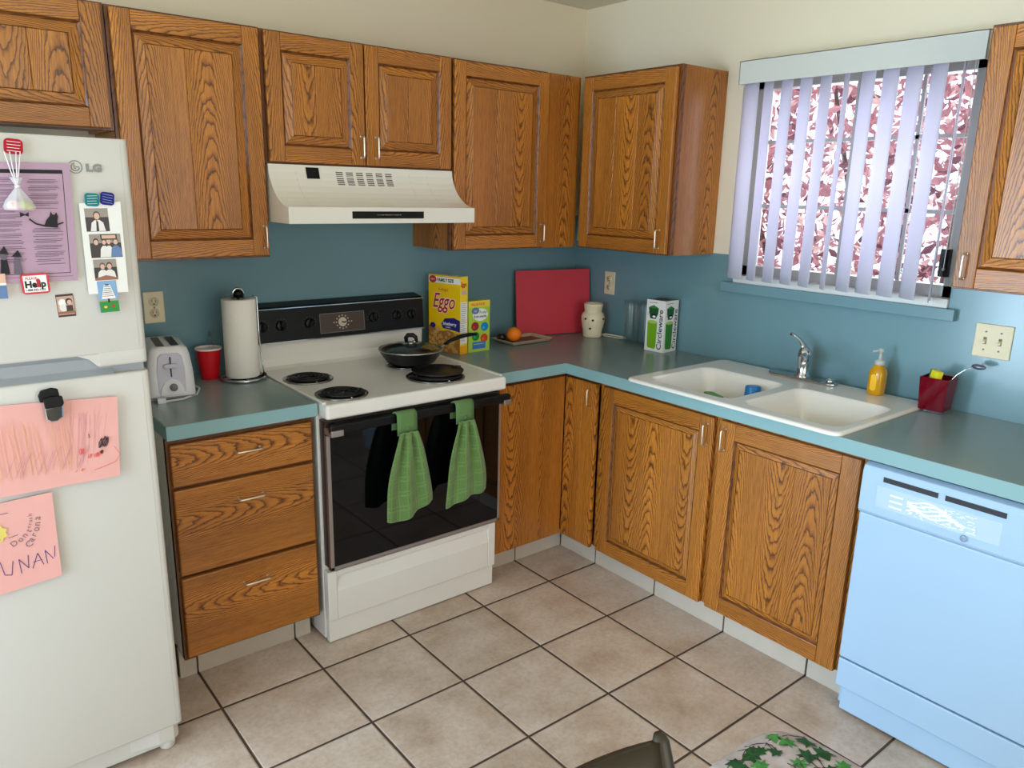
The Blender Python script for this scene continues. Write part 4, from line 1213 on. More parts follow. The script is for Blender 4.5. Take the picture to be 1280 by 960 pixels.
# ------------------------------------------------------------------ blinds
bl = empty('vertical_blind', (-.06, -1.43, 1.28), 0, 'white vertical blind with valance over the kitchen window', 'blind')
SL = bpy.data.materials.new('blind_vane'); SL.use_nodes = True
_g = NT(SL.node_tree); _o = SL.node_tree.nodes['Material Output']; _b = SL.node_tree.nodes['Principled BSDF']
_b.inputs['Base Color'].default_value = S(236, 234, 238); _b.inputs['Roughness'].default_value = .45
_t = _g.new('ShaderNodeBsdfTranslucent'); _t.inputs[0].default_value = S(236, 234, 250); _mx = _g.new('ShaderNodeMixShader'); _mx.inputs[0].default_value = .5
_g.put(_mx.inputs[1], _b.outputs[0]); _g.put(_mx.inputs[2], _t.outputs[0]); _g.put(_o.inputs[0], _mx.outputs[0])
VAL = mat('valance_white', S(205, 208, 202), .5)
mb = MB(); mb.box((-.042, -.462, .762), (-.038, .438, .848), VAL); mb.box((-.042, -.462, .844), (.058, .438, .848), VAL); mb.box((-.042, .434, .762), (.058, .438, .848), VAL); mb.box((-.042, -.462, .762), (.058, -.458, .848), VAL)
mb.build('valance', bl, bevel=.001)
mb = MB(); mb.box((-.012, -.45, .79), (.022, .43, .815), VAL); mb.build('head_rail', bl)
NS = 11
for k in range(NS):
    yc = .405 - k * .0795
    ang = R(58) + R(random.uniform(-4, 4))
    if k == 0: ang = R(76)
    if k == 5: ang = R(40)
    if k == 10: ang = R(20)
    dx, dy = math.cos(ang), math.sin(ang)
    mb = MB()
    def fn(u, v, yc=yc, dx=dx, dy=dy):
        s_ = (u - .5) * .089; c_ = .006 * (1 - (2 * u - 1) ** 2)
        return (dx * s_ - dy * c_, yc + dy * s_ + dx * c_, .0 + .795 * v)
    mb.grid(fn, 8, 2, SL); mb.build('slat', bl, solid=.0008)
mb = MB(); mb.tube([(-.03, -.43, .80), (-.03, -.432, .3), (-.03, -.43, .12)], .0015, VAL, 6); mb.sphere((-.03, -.43, .115), .005, D2, 10, 6); mb.build('cord', bl)

# ------------------------------------------------------------------ outlets and switch
def outlet(loc, rz, label):
    r_ = empty('wall_outlet', loc, rz, label, 'outlet')
    mb = MB(); mb.box((-.035, -.006, -.057), (.035, .0, .057), ALM); mb.build('cover_plate', r_, bevel=.003, seg=3)
    for dz in (.0205, -.0205):
        mb = MB(); mb.lathe([(.0168, 0), (.0168, .003)], ALM, (0, 0, 0), 24); s_ = mb.build('socket', r_); s_.matrix_local = Matrix.Translation((0, -.005, dz)) @ Matrix.Rotation(R(90), 4, 'X')
        mb = MB(); mb.box((-.0075, -.0086, dz - .001), (-.0050, -.0078, dz + .0075), BLACK); mb.box((.0050, -.0086, dz - .001), (.0072, -.0078, dz + .0065), BLACK); mb.tube([(0, -.0086, dz - .008), (0, -.0078, dz - .008)], .0028, BLACK, 10); mb.build('slots', r_)
    mb = MB(); mb.tube([(0, -.0075, 0), (0, -.005, 0)], .003, GR, 10); mb.build('screw', r_)
outlet((-2.087, 0, 1.177), 0, 'beige wall outlet above the toaster')
outlet((0, -.255, 1.178), R9, 'beige wall outlet above the wax warmer')
sw = empty('light_switch', (0, -2.0155, 1.168), R9, 'beige double toggle switch plate below the right cabinet', 'switch')
mb = MB(); mb.box((-.057, -.006, -.056), (.057, 0, .056), ALM); mb.build('cover_plate', sw, bevel=.003, seg=3)
for dx in (-.023, .023):
    mb = MB(); mb.box((dx - .005, -.0066, -.012), (dx + .005, -.0058, .012), mat('toggle_slot', S(120, 108, 88), .6)); mb.build('toggle_slot', sw)
    mb = MB(); mb.prism([(-.006, -.006), (-.017, -.008), (-.017, -.002), (-.006, .004)], 'x', dx - .0038, dx + .0038, ALM); mb.build('toggle', sw)
    for dz in (-.030, .030):
        mb = MB(); mb.tube([(dx, -.0072, dz), (dx, -.005, dz)], .003, GR, 10); mb.build('screw', sw)

# ------------------------------------------------------------------ counter things, left
ts = empty('toaster', (-2.115, -.225, CT), R(-8), 'white two slice toaster beside the refrigerator', 'toaster'); ts.scale = (.93, .93, .97); ts.location = (-2.118, -.215, CT)
TW = mat('toaster_white', S(222, 220, 222), .3, coat=.2); TG = mat('toaster_grey', S(196, 194, 206), .35)
mb = MB()
def tz(z):   # half width, half length at height z
    t = z / .185
    return .080 - .018 * t ** 2.5, .135 - .012 * t ** 2
lev = [.012, .03, .07, .11, .15, .172, .182]
Ls = []
for z in lev:
    a, b = tz(z)
    if z > .17: a -= (z - .17) * .9; b -= (z - .17) * .9
    Ls.append([(p[0], p[1], z) for p in rrect(-a, a, -b, b, .028, 6)])
vs = [p for L in Ls for p in L]; n = len(Ls[0])
fs = [(j * n + i, j * n + (i + 1) % n, (j + 1) * n + (i + 1) % n, (j + 1) * n + i) for j in range(len(Ls) - 1) for i in range(n)]
fs += [tuple(range(n))[::-1], tuple(range((len(Ls) - 1) * n, len(Ls) * n))]
mb.add(vs, fs, TW, True); mb.build('body', ts, bevel=.003)
mb = MB(); mb.box((-.072, -.125, 0), (.072, .125, .013), mat('toaster_base', S(150, 150, 155), .5)); mb.build('base', ts, bevel=.003)
for dx in (-.024, .024):
    mb = MB(); mb.box((dx - .013, -.095, .1795), (dx + .013, .085, .1832), BLACK); mb.build('slot', ts)
# front panel (toward -y)
mb = MB()
pts = [(-.045, .022), (.045, .022), (.047, .10), (.040, .148), (.028, .158), (-.028, .158), (-.040, .148), (-.047, .10)]
mb.prism(pts, 'y', -.1368, -.120, TG); fp = mb.build('front_panel', ts, bevel=.003); fp.rotation_euler = (R(-1.5), 0, 0)
mb = MB(); mb.prism([(-.042, .018), (.042, .018), (.036, .045), (.024, .066), (.0, .076), (-.024, .066), (-.036, .045)], 'y', -.1405, -.130, TW); mb.build('dial_panel', ts, bevel=.003)
mb = MB(); mb.tube([(.004, -.138, .046), (.004, -.150, .046)], [.0135, .0125], mat('dial_grey', S(120, 118, 112), .4), 24); mb.build('dial', ts)
mb = MB(); mb.box((-.0018, -.1385, .082), (.0018, -.132, .150), BLACK); mb.build('lever_slot', ts)
mb = MB(); mb.prism([(-.027, .122), (-.018, .114), (.018, .114), (.027, .122), (.018, .128), (-.018, .128)], 'y', -.152, -.137, TG); mb.build('lever', ts, bevel=.003)
mb = MB(); mb.tube([(.06, .11, .006), (.095, .06, .004), (.106, -.02, .004), (.085, -.10, .004), (.03, -.150, .004), (-.03, -.162, .004), (-.04, -.158, .004)], .0038, mat('cord_white', S(205, 203, 198), .5), 8); mb.box((-.055, -.172, .0005), (-.028, -.150, .018), mat('plug_chrome', S(180, 180, 178), .3, .5)); mb.build('cord', ts)

rc = empty('plastic_cup', (-1.938, -.100, CT), 0, 'red plastic party cup behind the toaster', 'cup')
RC = mat('cup_red', S(196, 14, 28), .35, coat=.1)
mb = MB(); mb.lathe([(.030, .0), (.032, .003), (.036, .04), (.037, .045), (.043, .095), (.045, .112)], RC, (0, 0, 0), 32); mb.v = mb.v; mb.f.pop(); mb.mi.pop(); mb.sm.pop(); mb.build('body', rc)
mb = MB(); mb.lathe([(.0465, .110), (.0475, .113), (.0460, .117), (.0435, .115), (.030, .006), (.0, .005)], mat('cup_white', S(238, 226, 222), .35), (0, 0, 0), 32); mb.build('lining', rc)
for k, (dx, dy, a, b) in enumerate(((.010, .005, .10, .02), (.018, -.004, .16, -.05), (-.002, .012, .03, .08))):
    mb = MB(); mb.tube([(0, 0, 0), (0, 0, .12)], .0028, CLP, 6); mb.prism([(-.004, .12), (.004, .12), (.011, .135), (.011, .165), (.006, .170), (-.006, .170), (-.011, .165), (-.011, .135)], 'y', -.0012, .0012, CLP)
    o = mb.build('plastic_fork', None); o.location = (-1.938 + dx * .6, -.100 + dy, CT + .006); o.rotation_euler = (b, a, .4 * k)
    tag(o, 'clear plastic fork standing in the red cup', 'fork', 'clear plastic forks in the red cup')

PX, PY = -1.842, -.175
th_ = empty('paper_towel_holder', (PX, PY, CT), 0, 'wire paper towel holder on the counter left of the stove', 'holder')
mb = MB(); mb.tube([(.076 * math.cos(2 * PI * i / 40), .076 * math.sin(2 * PI * i / 40), .006) for i in range(40)], .005, CHROME, 8, cyc=True); mb.tube([(-.075, 0, .006), (.075, 0, .006)], .004, CHROME, 8); mb.tube([(0, -.075, .006), (0, .075, .006)], .004, CHROME, 8); mb.build('base', th_)
mb = MB(); mb.tube([(0, 0, .006), (0, 0, .315)], .0045, CHROME, 8); mb.build('post', th_)
mb = MB(); mb.tube([(-.019, 0, .300), (-.018, 0, .325), (-.008, 0, .335), (.0, 0, .336), (.012, 0, .333), (.019, 0, .322), (.019, 0, .300)], .005, CHROME, 10); mb.sphere((0, 0, .317), .019, BLACK, 18, 10, (1, 1, .9)); mb.build('finial', th_)
mb = MB(); mb.tube([(.073, -.02, .008), (.070, -.014, .05), (.0655, -.008, .16), (.0655, -.006, .302), (.05, -.004, .306)], .0028, CHROME, 8); mb.sphere((.072, -.022, .011), .009, BLACK, 12, 8); mb.build('tension_arm', th_)
PT = mat('paper_towel', S(236, 232, 224), .85, bump=.5, bscale=180)
mb = MB(); mb.lathe([(.020, .013), (.058, .013), (.060, .016), (.060, .296), (.058, .299), (.020, .299)], PT, (0, 0, 0), 48, close=True)
mb.tube([(.060, .004, .015), (.060, .004, .297)], .001, PT, 4)
o = mb.build('paper_towel_roll', None); o.location = (PX, PY, CT); tag(o, 'white paper towel roll standing upright on its holder', 'paper towel')

# ------------------------------------------------------------------ on the stove
fp_ = empty('frying_pan', (-1.205, -.318, .929), 0, 'black frying pan on the rear right burner', 'pan')
NSK = mat('nonstick', S(24, 23, 24), .35); STL = mat('steel_rim', S(190, 188, 182), .25, 1.0)
mb = MB(); mb.lathe([(.0, .0), (.088, .0), (.098, .004), (.117, .030), (.128, .050), (.130, .052), (.126, .052), (.114, .030), (.094, .0055), (.0, .004)], NSK, (0, 0, 0), 48); mb.build('pan', fp_).name = 'body'
mb = MB(); hv = Vector((1, -.04, 0)).normalized()
P0 = Vector((0, 0, .046))
mb.tube([P0 + hv * .124, P0 + hv * .150 + Vector((0, 0, .004)), P0 + hv * .168 + Vector((0, 0, .012))], [.010, .008, .009], STL, 10, flat=.6); mb.build('handle_bracket', fp_)
mb = MB(); mb.tube([P0 + hv * .160 + Vector((0, 0, .010)), P0 + hv * .195 + Vector((0, 0, .026)), P0 + hv * .245 + Vector((0, 0, .038)), P0 + hv * .290 + Vector((0, 0, .041)), P0 + hv * .318 + Vector((0, 0, .040))], [.009, .012, .0135, .0125, .010], BLACK, 12, flat=.65); mb.build('handle', fp_)
LG = CLEAR
ld = empty('pan_lid', (-1.205, -.318, .983), 0, 'glass lid with steel rim resting on the frying pan', 'lid')
mb = MB(); mb.lathe([(.126, .001), (.118, .008), (.09, .017), (.05, .023), (.012, .025), (.012, .022), (.05, .020), (.09, .014), (.118, .005), (.126, -.001)], LG, (0, 0, 0), 48, close=True); mb.build('glass', ld)
mb = MB(); mb.lathe([(.131, -.002), (.1325, .001), (.130, .0035), (.125, .0035), (.125, -.001)], STL, (0, 0, 0), 48, close=True); mb.build('rim', ld)
mb = MB(); mb.lathe([(.013, .019), (.012, .027), (.006, .029), (.0, .029)], STL, (0, 0, 0), 20)
mb.tube([(.014, -.010, .025), (.014, -.012, .030), (.006, -.006, .032)], .004, STL, 8); mb.build('knob_base', ld)
mb = MB(); mb.tube([(-.014, .010, .026), (-.016, .011, .045), (-.010, .006, .056), (.006, -.005, .057), (.016, -.012, .048), (.019, -.015, .027)], [.007, .009, .0095, .0095, .0085, .006], BLACK, 12); mb.build('knob', ld)
# flat round black griddle plate lying on the front right burner
sr = MB(); sr.lathe([(.0, .002), (.088, .002), (.096, .0045), (.100, .009), (.1015, .009), (.098, .002), (.090, .0), (.0, .0)], NSK, (0, 0, 0), 44)
gp = empty('griddle_plate', (-1.215, -.530, .9292), 0, 'flat black round plate with a small handle loop on the front right burner', 'griddle')
sr.build('plate', gp, bevel=0)
mb = MB(); mb.prism([(.085, -.012), (.118, -.011), (.128, -.004), (.128, .006), (.118, .012), (.085, .013)], 'z', .002, .006, NSK); mb.tube([(.117, .0005, .0055), (.117, .0005, .0068)], .004, STL, 12); mb.build('handle', gp); gp.rotation_euler = (0, 0, R(12))

# towels
TWM = bpy.data.materials.new('green_terry'); TWM.use_nodes = True
_g = NT(TWM.node_tree); _b = TWM.node_tree.nodes['Principled BSDF']
at = _g.new('ShaderNodeAttribute', attribute_name='grain'); sp = _g.new('ShaderNodeSeparateXYZ'); _g.put(sp.inputs[0], at.outputs['Vector'])
def _ln(c, per, w):
    fr = _g.m('FRACT', _g.m('DIVIDE', c, per)); d_ = _g.m('ABSOLUTE', _g.m('SUBTRACT', fr, .5)); return _g.m('GREATER_THAN', d_, .5 - w)
l1 = _g.m('MAXIMUM', _ln(sp.outputs[0], .042, .07), _ln(sp.outputs[1], .052, .06))
l2 = _g.m('MAXIMUM', _ln(_g.m('ADD', sp.outputs[0], .012), .042, .05), _ln(_g.m('ADD', sp.outputs[1], .014), .052, .04))
l1 = _g.m('MULTIPLY', _g.m('MAXIMUM', l1, l2), sp.outputs[2])
nz = _g.noise(at.outputs['Vector'], 260, 3, .7)
cc = _g.ramp(nz, [(.3, S(70, 100, 46)), (.65, S(102, 138, 70))])
cc = _g.mix(l1, cc, S(104, 138, 72)); _g.put(_b.inputs['Base Color'], cc); _b.inputs['Roughness'].default_value = .95; _b.inputs['Sheen Weight'].default_value = .3
bp = _g.new('ShaderNodeBump'); bp.inputs['Strength'].default_value = .8; bp.inputs['Distance'].default_value = .003; _g.put(bp.inputs['Height'], _g.m('SUBTRACT', nz, _g.m('MULTIPLY', l1, .35))); _g.put(_b.inputs['Normal'], bp.outputs['Normal'])
STRAP = mat('green_strap', S(92, 126, 74), .9, noise=.15, nscale=300, bump=.5, bscale=500)


def towel(x, label, seed, tw=.0):
    t_ = empty('hand_towel', (x, -.713, .83), 0, label, 'towel', None)
    rr = random.Random(seed); ph = rr.uniform(0, 6)
    mb = MB()
    w = .040
    path = [(.028, -.045), (.027, .0), (.024, .018), (.015, .0245), (.005, .0250), (-.006, .022), (-.010, .012), (-.011, -.02), (-.012, -.056)]
    mb.grid(lambda u, v: (-w + 2 * w * u + .0, path[min(8, int(v * 8 + .001))][0] - .0, path[min(8, int(v * 8 + .001))][1]), 4, 8, STRAP)
    mb.build('strap', t_, solid=.004)
    mb = MB(); mb.tube([(.0, -.013, -.035), (.0, -.018, -.035)], .007, STRAP, 12)
    mb.build('button', t_)
    mb = MB(); H = .315
    def half(v):
        return .036 + (.098 - .036) * (1 - (1 - v) ** 2.0) if v < 1 else .098
    def fn(u, v):
        s_ = 2 * u - 1; hw = half(v)
        amp = .014 * (1 - v * .5) * min(1, v * 6 + .25)
        y = -.017 - amp * (math.cos(s_ * PI * 2.5 + ph * .3 + v * .5)) - .012 * v * (1 - s_ * s_) - .004
        zz = -.045 - H * v * (1 + .035 * math.cos(s_ * 3 + ph) * v) - .012 * v * (-s_ if tw >= 0 else s_)
        zz += .02 * v * max(0, s_ - .55) + .010 * v * abs(s_)
        return (s_ * hw + .012 * v * tw - .006 * v + .004 * math.sin(v * 7 + ph) * v, y, zz)
    mb.grid(fn, 40, 26, TWM, grain=lambda u, v: ((2 * u - 1) * .105 + .3, v * H + .4, 1.0))
    mb.build('cloth', t_, solid=.007, sub=1)
    return t_


towel(-1.470, 'green checked hand towel on the oven handle, left one, hanging lower', 4, .3)
towel(-1.222, 'green checked hand towel on the oven handle, right one', 9, .6)

# ------------------------------------------------------------------ on the counter by the corner
def carton(name, label, p0, d, w, dp, h, front, side, top, cat='box'):
    """box with front face from p0 along unit direction d (left to right seen from the front), depth behind"""
    r_ = empty(name, (p0[0], p0[1], CT), 0, label, cat)
    D = Vector((d[0], d[1], 0)).normalized(); N = Vector((D.y, -D.x, 0))     # outward normal of the front
    a = Vector((0, 0, 0)); b = D * w; c = b - N * dp; e_ = -N * dp
    mb = MB(); up = Vector((0, 0, h))
    mb.add([a, b, b + up, a + up], [(0, 1, 2, 3)], front)
    mb.add([b, c, c + up, b + up], [(0, 1, 2, 3)], side)
    mb.add([c, e_, e_ + up, c + up], [(0, 1, 2, 3)], front); mb.add([e_, a, a + up, e_ + up], [(0, 1, 2, 3)], side)
    mb.add([a + up, b + up, c + up, e_ + up], [(0, 1, 2, 3)], top); mb.add([a, b, c, e_], [(3, 2, 1, 0)], top)
    bb = mb.build('carton', r_)
    return r_, frame(a + N * .0002, D, (0, 0, 1)), frame(b + D * .0002, -N, (0, 0, 1))


YEL = mat('cereal_yellow', S(246, 200, 10), .4, coat=.15); YEL2 = mat('cereal_side', S(250, 214, 50), .4); NAVY = mat('navy_print', S(24, 28, 120), .4); WAF = mat('waffle_cereal', S(214, 170, 96), .5); WAF2 = mat('waffle_brown', S(170, 112, 50), .5)
A = Vector((-.962, -.075)); B = Vector((-.917, -.2535)); wE = (B - A).length
r_, ft, sd = carton('cereal_box', 'tall yellow breakfast cereal box with red script lettering', A, (B - A), wE, .050, .338, YEL, YEL2, WHT)
dc = Decal(); W_ = wE
dc.rect(0, .304, W_, .330, WHT).text('FAMILY SIZE', .052, .3105, .0195, INK, bold=.0008, sx=.9)
dc.ell(.025, .318, .022, .016, REDP).text('NEW', .010, .3135, .012, WHT)
dc.text('Eggo', .022, .196, .092, WHT, shear=.3, bold=.0035, sx=.74).text('Eggo', .022, .196, .092, REDP, shear=.3, bold=.0012, sx=.74)
dc.text("Kellogg's", .058, .272, .016, REDP, shear=.3)
dc.poly([(.075, .125), (.095, .150), (.15, .158), (W_, .148), (W_, .098), (.15, .102), (.085, .106)], NAVY).text('blueberry', .085, .122, .020, WHT, bold=.0004).text('CEREAL', .10, .110, .009, WHT)
rr = random.Random(8)
dc.poly([(.0, .0), (W_, .0), (W_, .085), (.12, .100), (.06, .090), (.02, .12), (.0, .11)], WAF2)
for k in range(90):
    x, y = rr.uniform(.010, W_ - .012), rr.uniform(.008, .088); dc.rect(x - .007, y - .006, x + .007, y + .006, WAF if k % 3 else WAF2); dc.rect(x - .002, y - .002, x + .002, y + .002, WAF2)
dc.ell(.03, .115, .016, .012, NAVY).ell(.06, .10, .014, .010, WAF)
dc.build('front_print', r_, ft)
dc = Decal(); dc.text('Eggo', .003, .296, .026, REDP, shear=.2, bold=.0008, sx=.75).rect(.010, .262, .040, .278, mat('lilac_print', S(200, 170, 200), .5)).rect(.003, .150, .047, .228, WHT).rect(.003, .045, .047, .148, WHT).rect(.0, .0, .05, .036, mat('orange_print', S(250, 176, 20), .4))
for k in range(20): dc.stroke([(.006, .222 - k * .0085), (.006 + rr.uniform(.02, .038), .222 - k * .0085)], .0016, GRY)
dc.build('side_print', r_, sd)

LIM = mat('lime_print', S(176, 206, 70), .4)
r_, ft, sd = carton('snack_box', 'green fruit snack box standing beside the yellow cereal box', (-.862, -.240), (1, .03), .119, .045, .228, LIM, mat('lime_side', S(190, 200, 90), .4), LIM)
dc = Decal()
dc.rect(0, .200, .119, .228, mat('snack_band', S(236, 208, 70), .4)).text('VALUE PACK', .012, .207, .016, mat('orange_ink', S(224, 100, 20), .4), bold=.0006, sx=.85)
dc.ell(.066, .165, .042, .028, WHT).ell(.038, .184, .021, .015, BLU).text('GV', .030, .178, .013, WHT)
dc.text('Fruity', .060, .170, .018, GN, bold=.0003).text('fruit snacks', .030, .153, .0155, NAVY, bold=.0004)
for (x, y, c) in ((.036, .115, S(150, 40, 50)), (.090, .110, S(20, 130, 190)), (.040, .070, S(30, 130, 60)), (.088, .058, S(206, 70, 30))):
    mc = mat('berry%d' % int(x * 1000 + y * 10000), c, .4); dc.ell(x, y, .021, .020, mc); dc.ell(x - .006, y - .004, .007, .007, mat('berry_light%d' % int(y * 1000), tuple(min(1, q * 2) for q in c[:3]) + (1,), .4))
dc.rect(.022, .012, .096, .044, mat('blue_panel', S(58, 118, 200), .4)).stroke([(.028, .034), (.088, .034)], .003, LIM)
dc.build('front_print', r_, ft)

# tray with orange and small jar
tr = empty('serving_tray', (-.490, -.166, CT), R(1), 'small square brown tray beside the cutting board', 'tray')
mb = MB(); TRM = mat('tray_brown', S(120, 86, 62), .5); mb.box((-.11, -.065, .002), (.11, .065, .008), TRM); mb.build('base', tr)
mb = MB(); RIM = mat('tray_rim', S(196, 176, 148), .45)
mb.add([(-.11, -.065, .004), (.11, -.065, .004), (.11, .065, .004), (-.11, .065, .004), (-.128, -.080, .018), (.128, -.080, .018), (.128, .080, .018), (-.128, .080, .018), (-.124, -.076, .020), (.124, -.076, .020), (.124, .076, .020), (-.124, .076, .020), (-.108, -.063, .008), (.108, -.063, .008), (.108, .063, .008), (-.108, .063, .008)],
       [(0, 1, 5, 4), (1, 2, 6, 5), (2, 3, 7, 6), (3, 0, 4, 7), (4, 5, 9, 8), (5, 6, 10, 9), (6, 7, 11, 10), (7, 4, 8, 11), (8, 9, 13, 12), (9, 10, 14, 13), (10, 11, 15, 14), (11, 8, 12, 15), (0, 3, 2, 1)], RIM); mb.build('rim', tr)
og = empty('orange', (-.548, -.172, CT + .008), 0, 'ripe orange fruit on the small brown tray', 'orange')
mb = MB(); mb.sphere((0, 0, .0345), .0355, mat('orange_peel', S(246, 128, 10), .45, bump=.4, bscale=260), 28, 16, (1, 1, .96)); mb.build('fruit', og)
mb = MB(); mb.lathe([(.003, .067), (.003, .070), (.0, .071)], GRN, (0, 0, 0), 8); mb.build('stem', og)
jr = empty('spice_jar', (-.580, -.120, CT + .008), 0, 'small dark jar lying beside the orange on the tray', 'jar')
mb = MB(); mb.tube([(-.018, 0, .016), (.012, 0, .016), (.018, 0, .016)], [.0165, .0165, .012], mat('dark_glass', S(52, 34, 34), .2), 18); mb.build('glass', jr)
mb = MB(); mb.tube([(.017, 0, .016), (.032, 0, .016)], [.014, .014], mat('jar_cap', S(110, 96, 92), .4), 18); mb.build('cap', jr)

# red cutting board leaning against the corner wall
mb = MB(); CBM = mat('red_board', S(204, 58, 72), .5, noise=.05, nscale=8, bump=.2, bscale=300)
mb.prism(rrect(0, .425, 0, .322, .008, 4), 'z', -.004, .004, CBM)
cbd = mb.build('cutting_board', None, bevel=.001)
_rb = Vector((.424, -.088, 0)).normalized(); _nb = Vector((_rb.y, -_rb.x, 0)); cbd.matrix_world = frame((-.440, -.060, CT + .003), _rb, Vector((0, 0, 1)) - _nb * .09); tag(cbd, 'large red plastic cutting board leaning in the corner', 'cutting board')

# wax warmer
ww = empty('wax_warmer', (-.095, -.240, CT), 0, 'cream ceramic wax warmer with dark dots in the corner', 'warmer'); ww.scale = (1.16, 1.16, 1.06); ww.location = (-.100, -.245, CT)
CRM = mat('cream_ceramic', S(238, 224, 190), .3, coat=.3)
mb = MB(); mb.lathe([(.0, .0), (.038, .0), (.041, .004), (.042, .03), (.046, .05), (.050, .075), (.051, .092), (.047, .108), (.040, .117), (.037, .121), (.038, .126), (.041, .150), (.042, .158), (.039, .159), (.036, .150), (.034, .135), (.0, .132)], CRM, (0, 0, 0), 40); mb.build('body', ww)
for (a, z) in ((-135, .085), (-172, .09), (-148, .045), (-75, .09)):
    t = R(a); rad = .0508 if z > .07 else .0465
    mb = MB(); mb.sphere((rad * math.cos(t), rad * math.sin(t), z), .0054, mat('dot_brown', S(54, 36, 28), .4), 10, 6); mb.build('dot', ww)
mb = MB(); mb.tube([(.035, -.022, .006), (.045, -.06, .0045), (.05, -.10, .0045), (.052, -.150, .010), (.040, -.155, .018), (.032, -.10, .018), (.034, -.05, .016), (.030, -.02, .010)], .0035, mat('cord_cream', S(226, 214, 190), .5), 8); mb.build('cord', ww)

# tall glasses
TG_ = CLEAR
for k, (x, y) in enumerate(((-.062, -.462), (-.050, -.535))):
    g_ = MB(); g_.lathe([(.0, .0), (.028, .0), (.030, .004), (.033, .175), (.0345, .205), (.032, .205), (.0305, .175), (.027, .012), (.0, .010)], TG_, (0, 0, 0), 32, sq=lambda t: 1 + .012 * math.cos(t * 12))
    o = g_.build('drinking_glass', None); o.location = (x, y, CT)
    tag(o, ('clear tall drinking glass nearer the room corner' if k == 0 else 'clear tall drinking glass next to the white glassware box'), 'glass', 'tall clear glasses by the corner')

# glassware box
BXW = mat('box_white', S(232, 230, 226), .4)
q0 = Vector((-.128, -.618)); q1 = Vector((-.120, -.722))
r_, ft, sd = carton('glassware_box', 'white drinking glass box with green pictures and black lettering', q0, q1 - q0, .104, .100, .236, BXW, BXW, mat('box_grey_top', S(120, 124, 116), .5))
GB1 = mat('drink_dark', S(24, 84, 44), .3); GB2 = mat('drink_lime', S(120, 170, 30), .3); GB3 = mat('drink_mid', S(56, 130, 44), .3); RIMG = mat('green_rim_print', S(130, 160, 60), .5)
for which, mw_, txt in (('front_print', ft, 'Circleware'), ('side_print', sd, 'Circleware')):
    dc = Decal()
    dc.poly([(.014, .022), (.020, .014), (.055, .012), (.062, .022), (.064, .135), (.010, .135)], GB2 if which == 'front_print' else GB3)
    dc.ell(.037, .135, .027, .008, mat('drink_pale', S(170, 200, 90), .3))
    dc.poly([(.024, .150), (.054, .150), (.066, .175), (.068, .200), (.040, .212), (.012, .200), (.016, .175)], GB1)
    dc.poly([(.032, .152), (.052, .152), (.055, .172), (.030, .172)], INK).ell(.044, .160, .009, .005, WHT).ell(.040, .203, .020, .006, GB3)
    dc.text(txt, .092, .010, .036, INK, rot=PI / 2, bold=.0004, sx=1.15)
    dc.stroke([(.012, .222), (.060, .224)], .002, GRY)
    for k in range(4): dc.stroke([(.008 + .004 * k, .165 + .01 * k), (.012 + .004 * k, .168 + .01 * k)], .003, GRY)
    dc.build(which, r_, mw_)
dc = Decal(); dc.ell(.05, .05, .030, .030, mat('dark_ring', S(36, 56, 44), .5))
N_ = Vector((0, 0, 0))
_D = Vector((q1.x - q0.x, q1.y - q0.y, 0)).normalized(); _N = Vector((_D.y, -_D.x, 0))
dc.build('top_print', r_, frame((0, 0, .2362), _D, -_N))

# ------------------------------------------------------------------ furniture at the bottom of the frame
ch = empty('dining_chair', (-2.245, -2.58, 0), 0, 'dark olive wooden chair back at the bottom of the picture', 'chair')
OLV = mat('olive_paint', S(50, 43, 28), .45, noise=.1, nscale=10)
mb = MB()
def backp(x, z): return (x, .215 - .36 * (.85 - z), z)      # local: back leans toward +y going up
for s_ in (-1, 1):
    m2 = MB(); m2.tube([backp(s_ * .195, .46), backp(s_ * .198, .65), backp(s_ * .203, .80), backp(s_ * .205, .846), backp(s_ * .205, .858)], [.016, .015, .0145, .013, .008], OLV, 14); m2.build('post', ch)
    m2 = MB(); m2.tube([(s_ * .19, .075, .46), (s_ * .195, .11, .0)], [.018, .014], OLV, 12); m2.build('leg', ch)
    m2 = MB(); m2.tube([(s_ * .18, -.20, .44), (s_ * .185, -.205, .0)], [.018, .013], OLV, 12); m2.build('leg', ch)
mb = MB()
def bfn(u, v, off):
    x = -.2 + .4 * u; top = .849 + .018 * (1 - (2 * u - 1) ** 2); z = .50 + (top - .50) * v
    p = backp(x, z); return (p[0], p[1] + off + .010 * (1 - (2 * u - 1) ** 2), p[2])
mb.grid(lambda u, v: bfn(u, v, 0), 16, 10, OLV); mb.build('backrest', ch, solid=.016, bevel=0)
mb = MB(); mb.prism(rrect(-.205, .205, -.215, .10, .05), 'z', .435, .465, OLV); mb.build('seat', ch, bevel=.006)

st = empty('cushion_stool', (-1.60, -2.402, 0), 0, 'wooden stool under the ivy print cushion', 'stool')
mb = MB(); mb.prism(rrect(-.195, .195, -.195, .195, .07), 'z', .395, .424, OLV); mb.build('seat', st, bevel=.004)
for a in (-1, 1):
    for b in (-1, 1):
        mb = MB(); mb.tube([(a * .15, b * .15, .40), (a * .165, b * .165, 0)], [.018, .014], OLV, 12); mb.build('leg', st)
IVY = mat('ivy_fabric', S(188, 176, 176), .8, noise=.32, nscale=38, bump=.3, bscale=60)
cu2 = empty('ivy_cushion', (-1.60, -2.402, .424), 0, 'pale seat cushion printed with green ivy leaves', 'cushion')
mb = MB(); half = .226


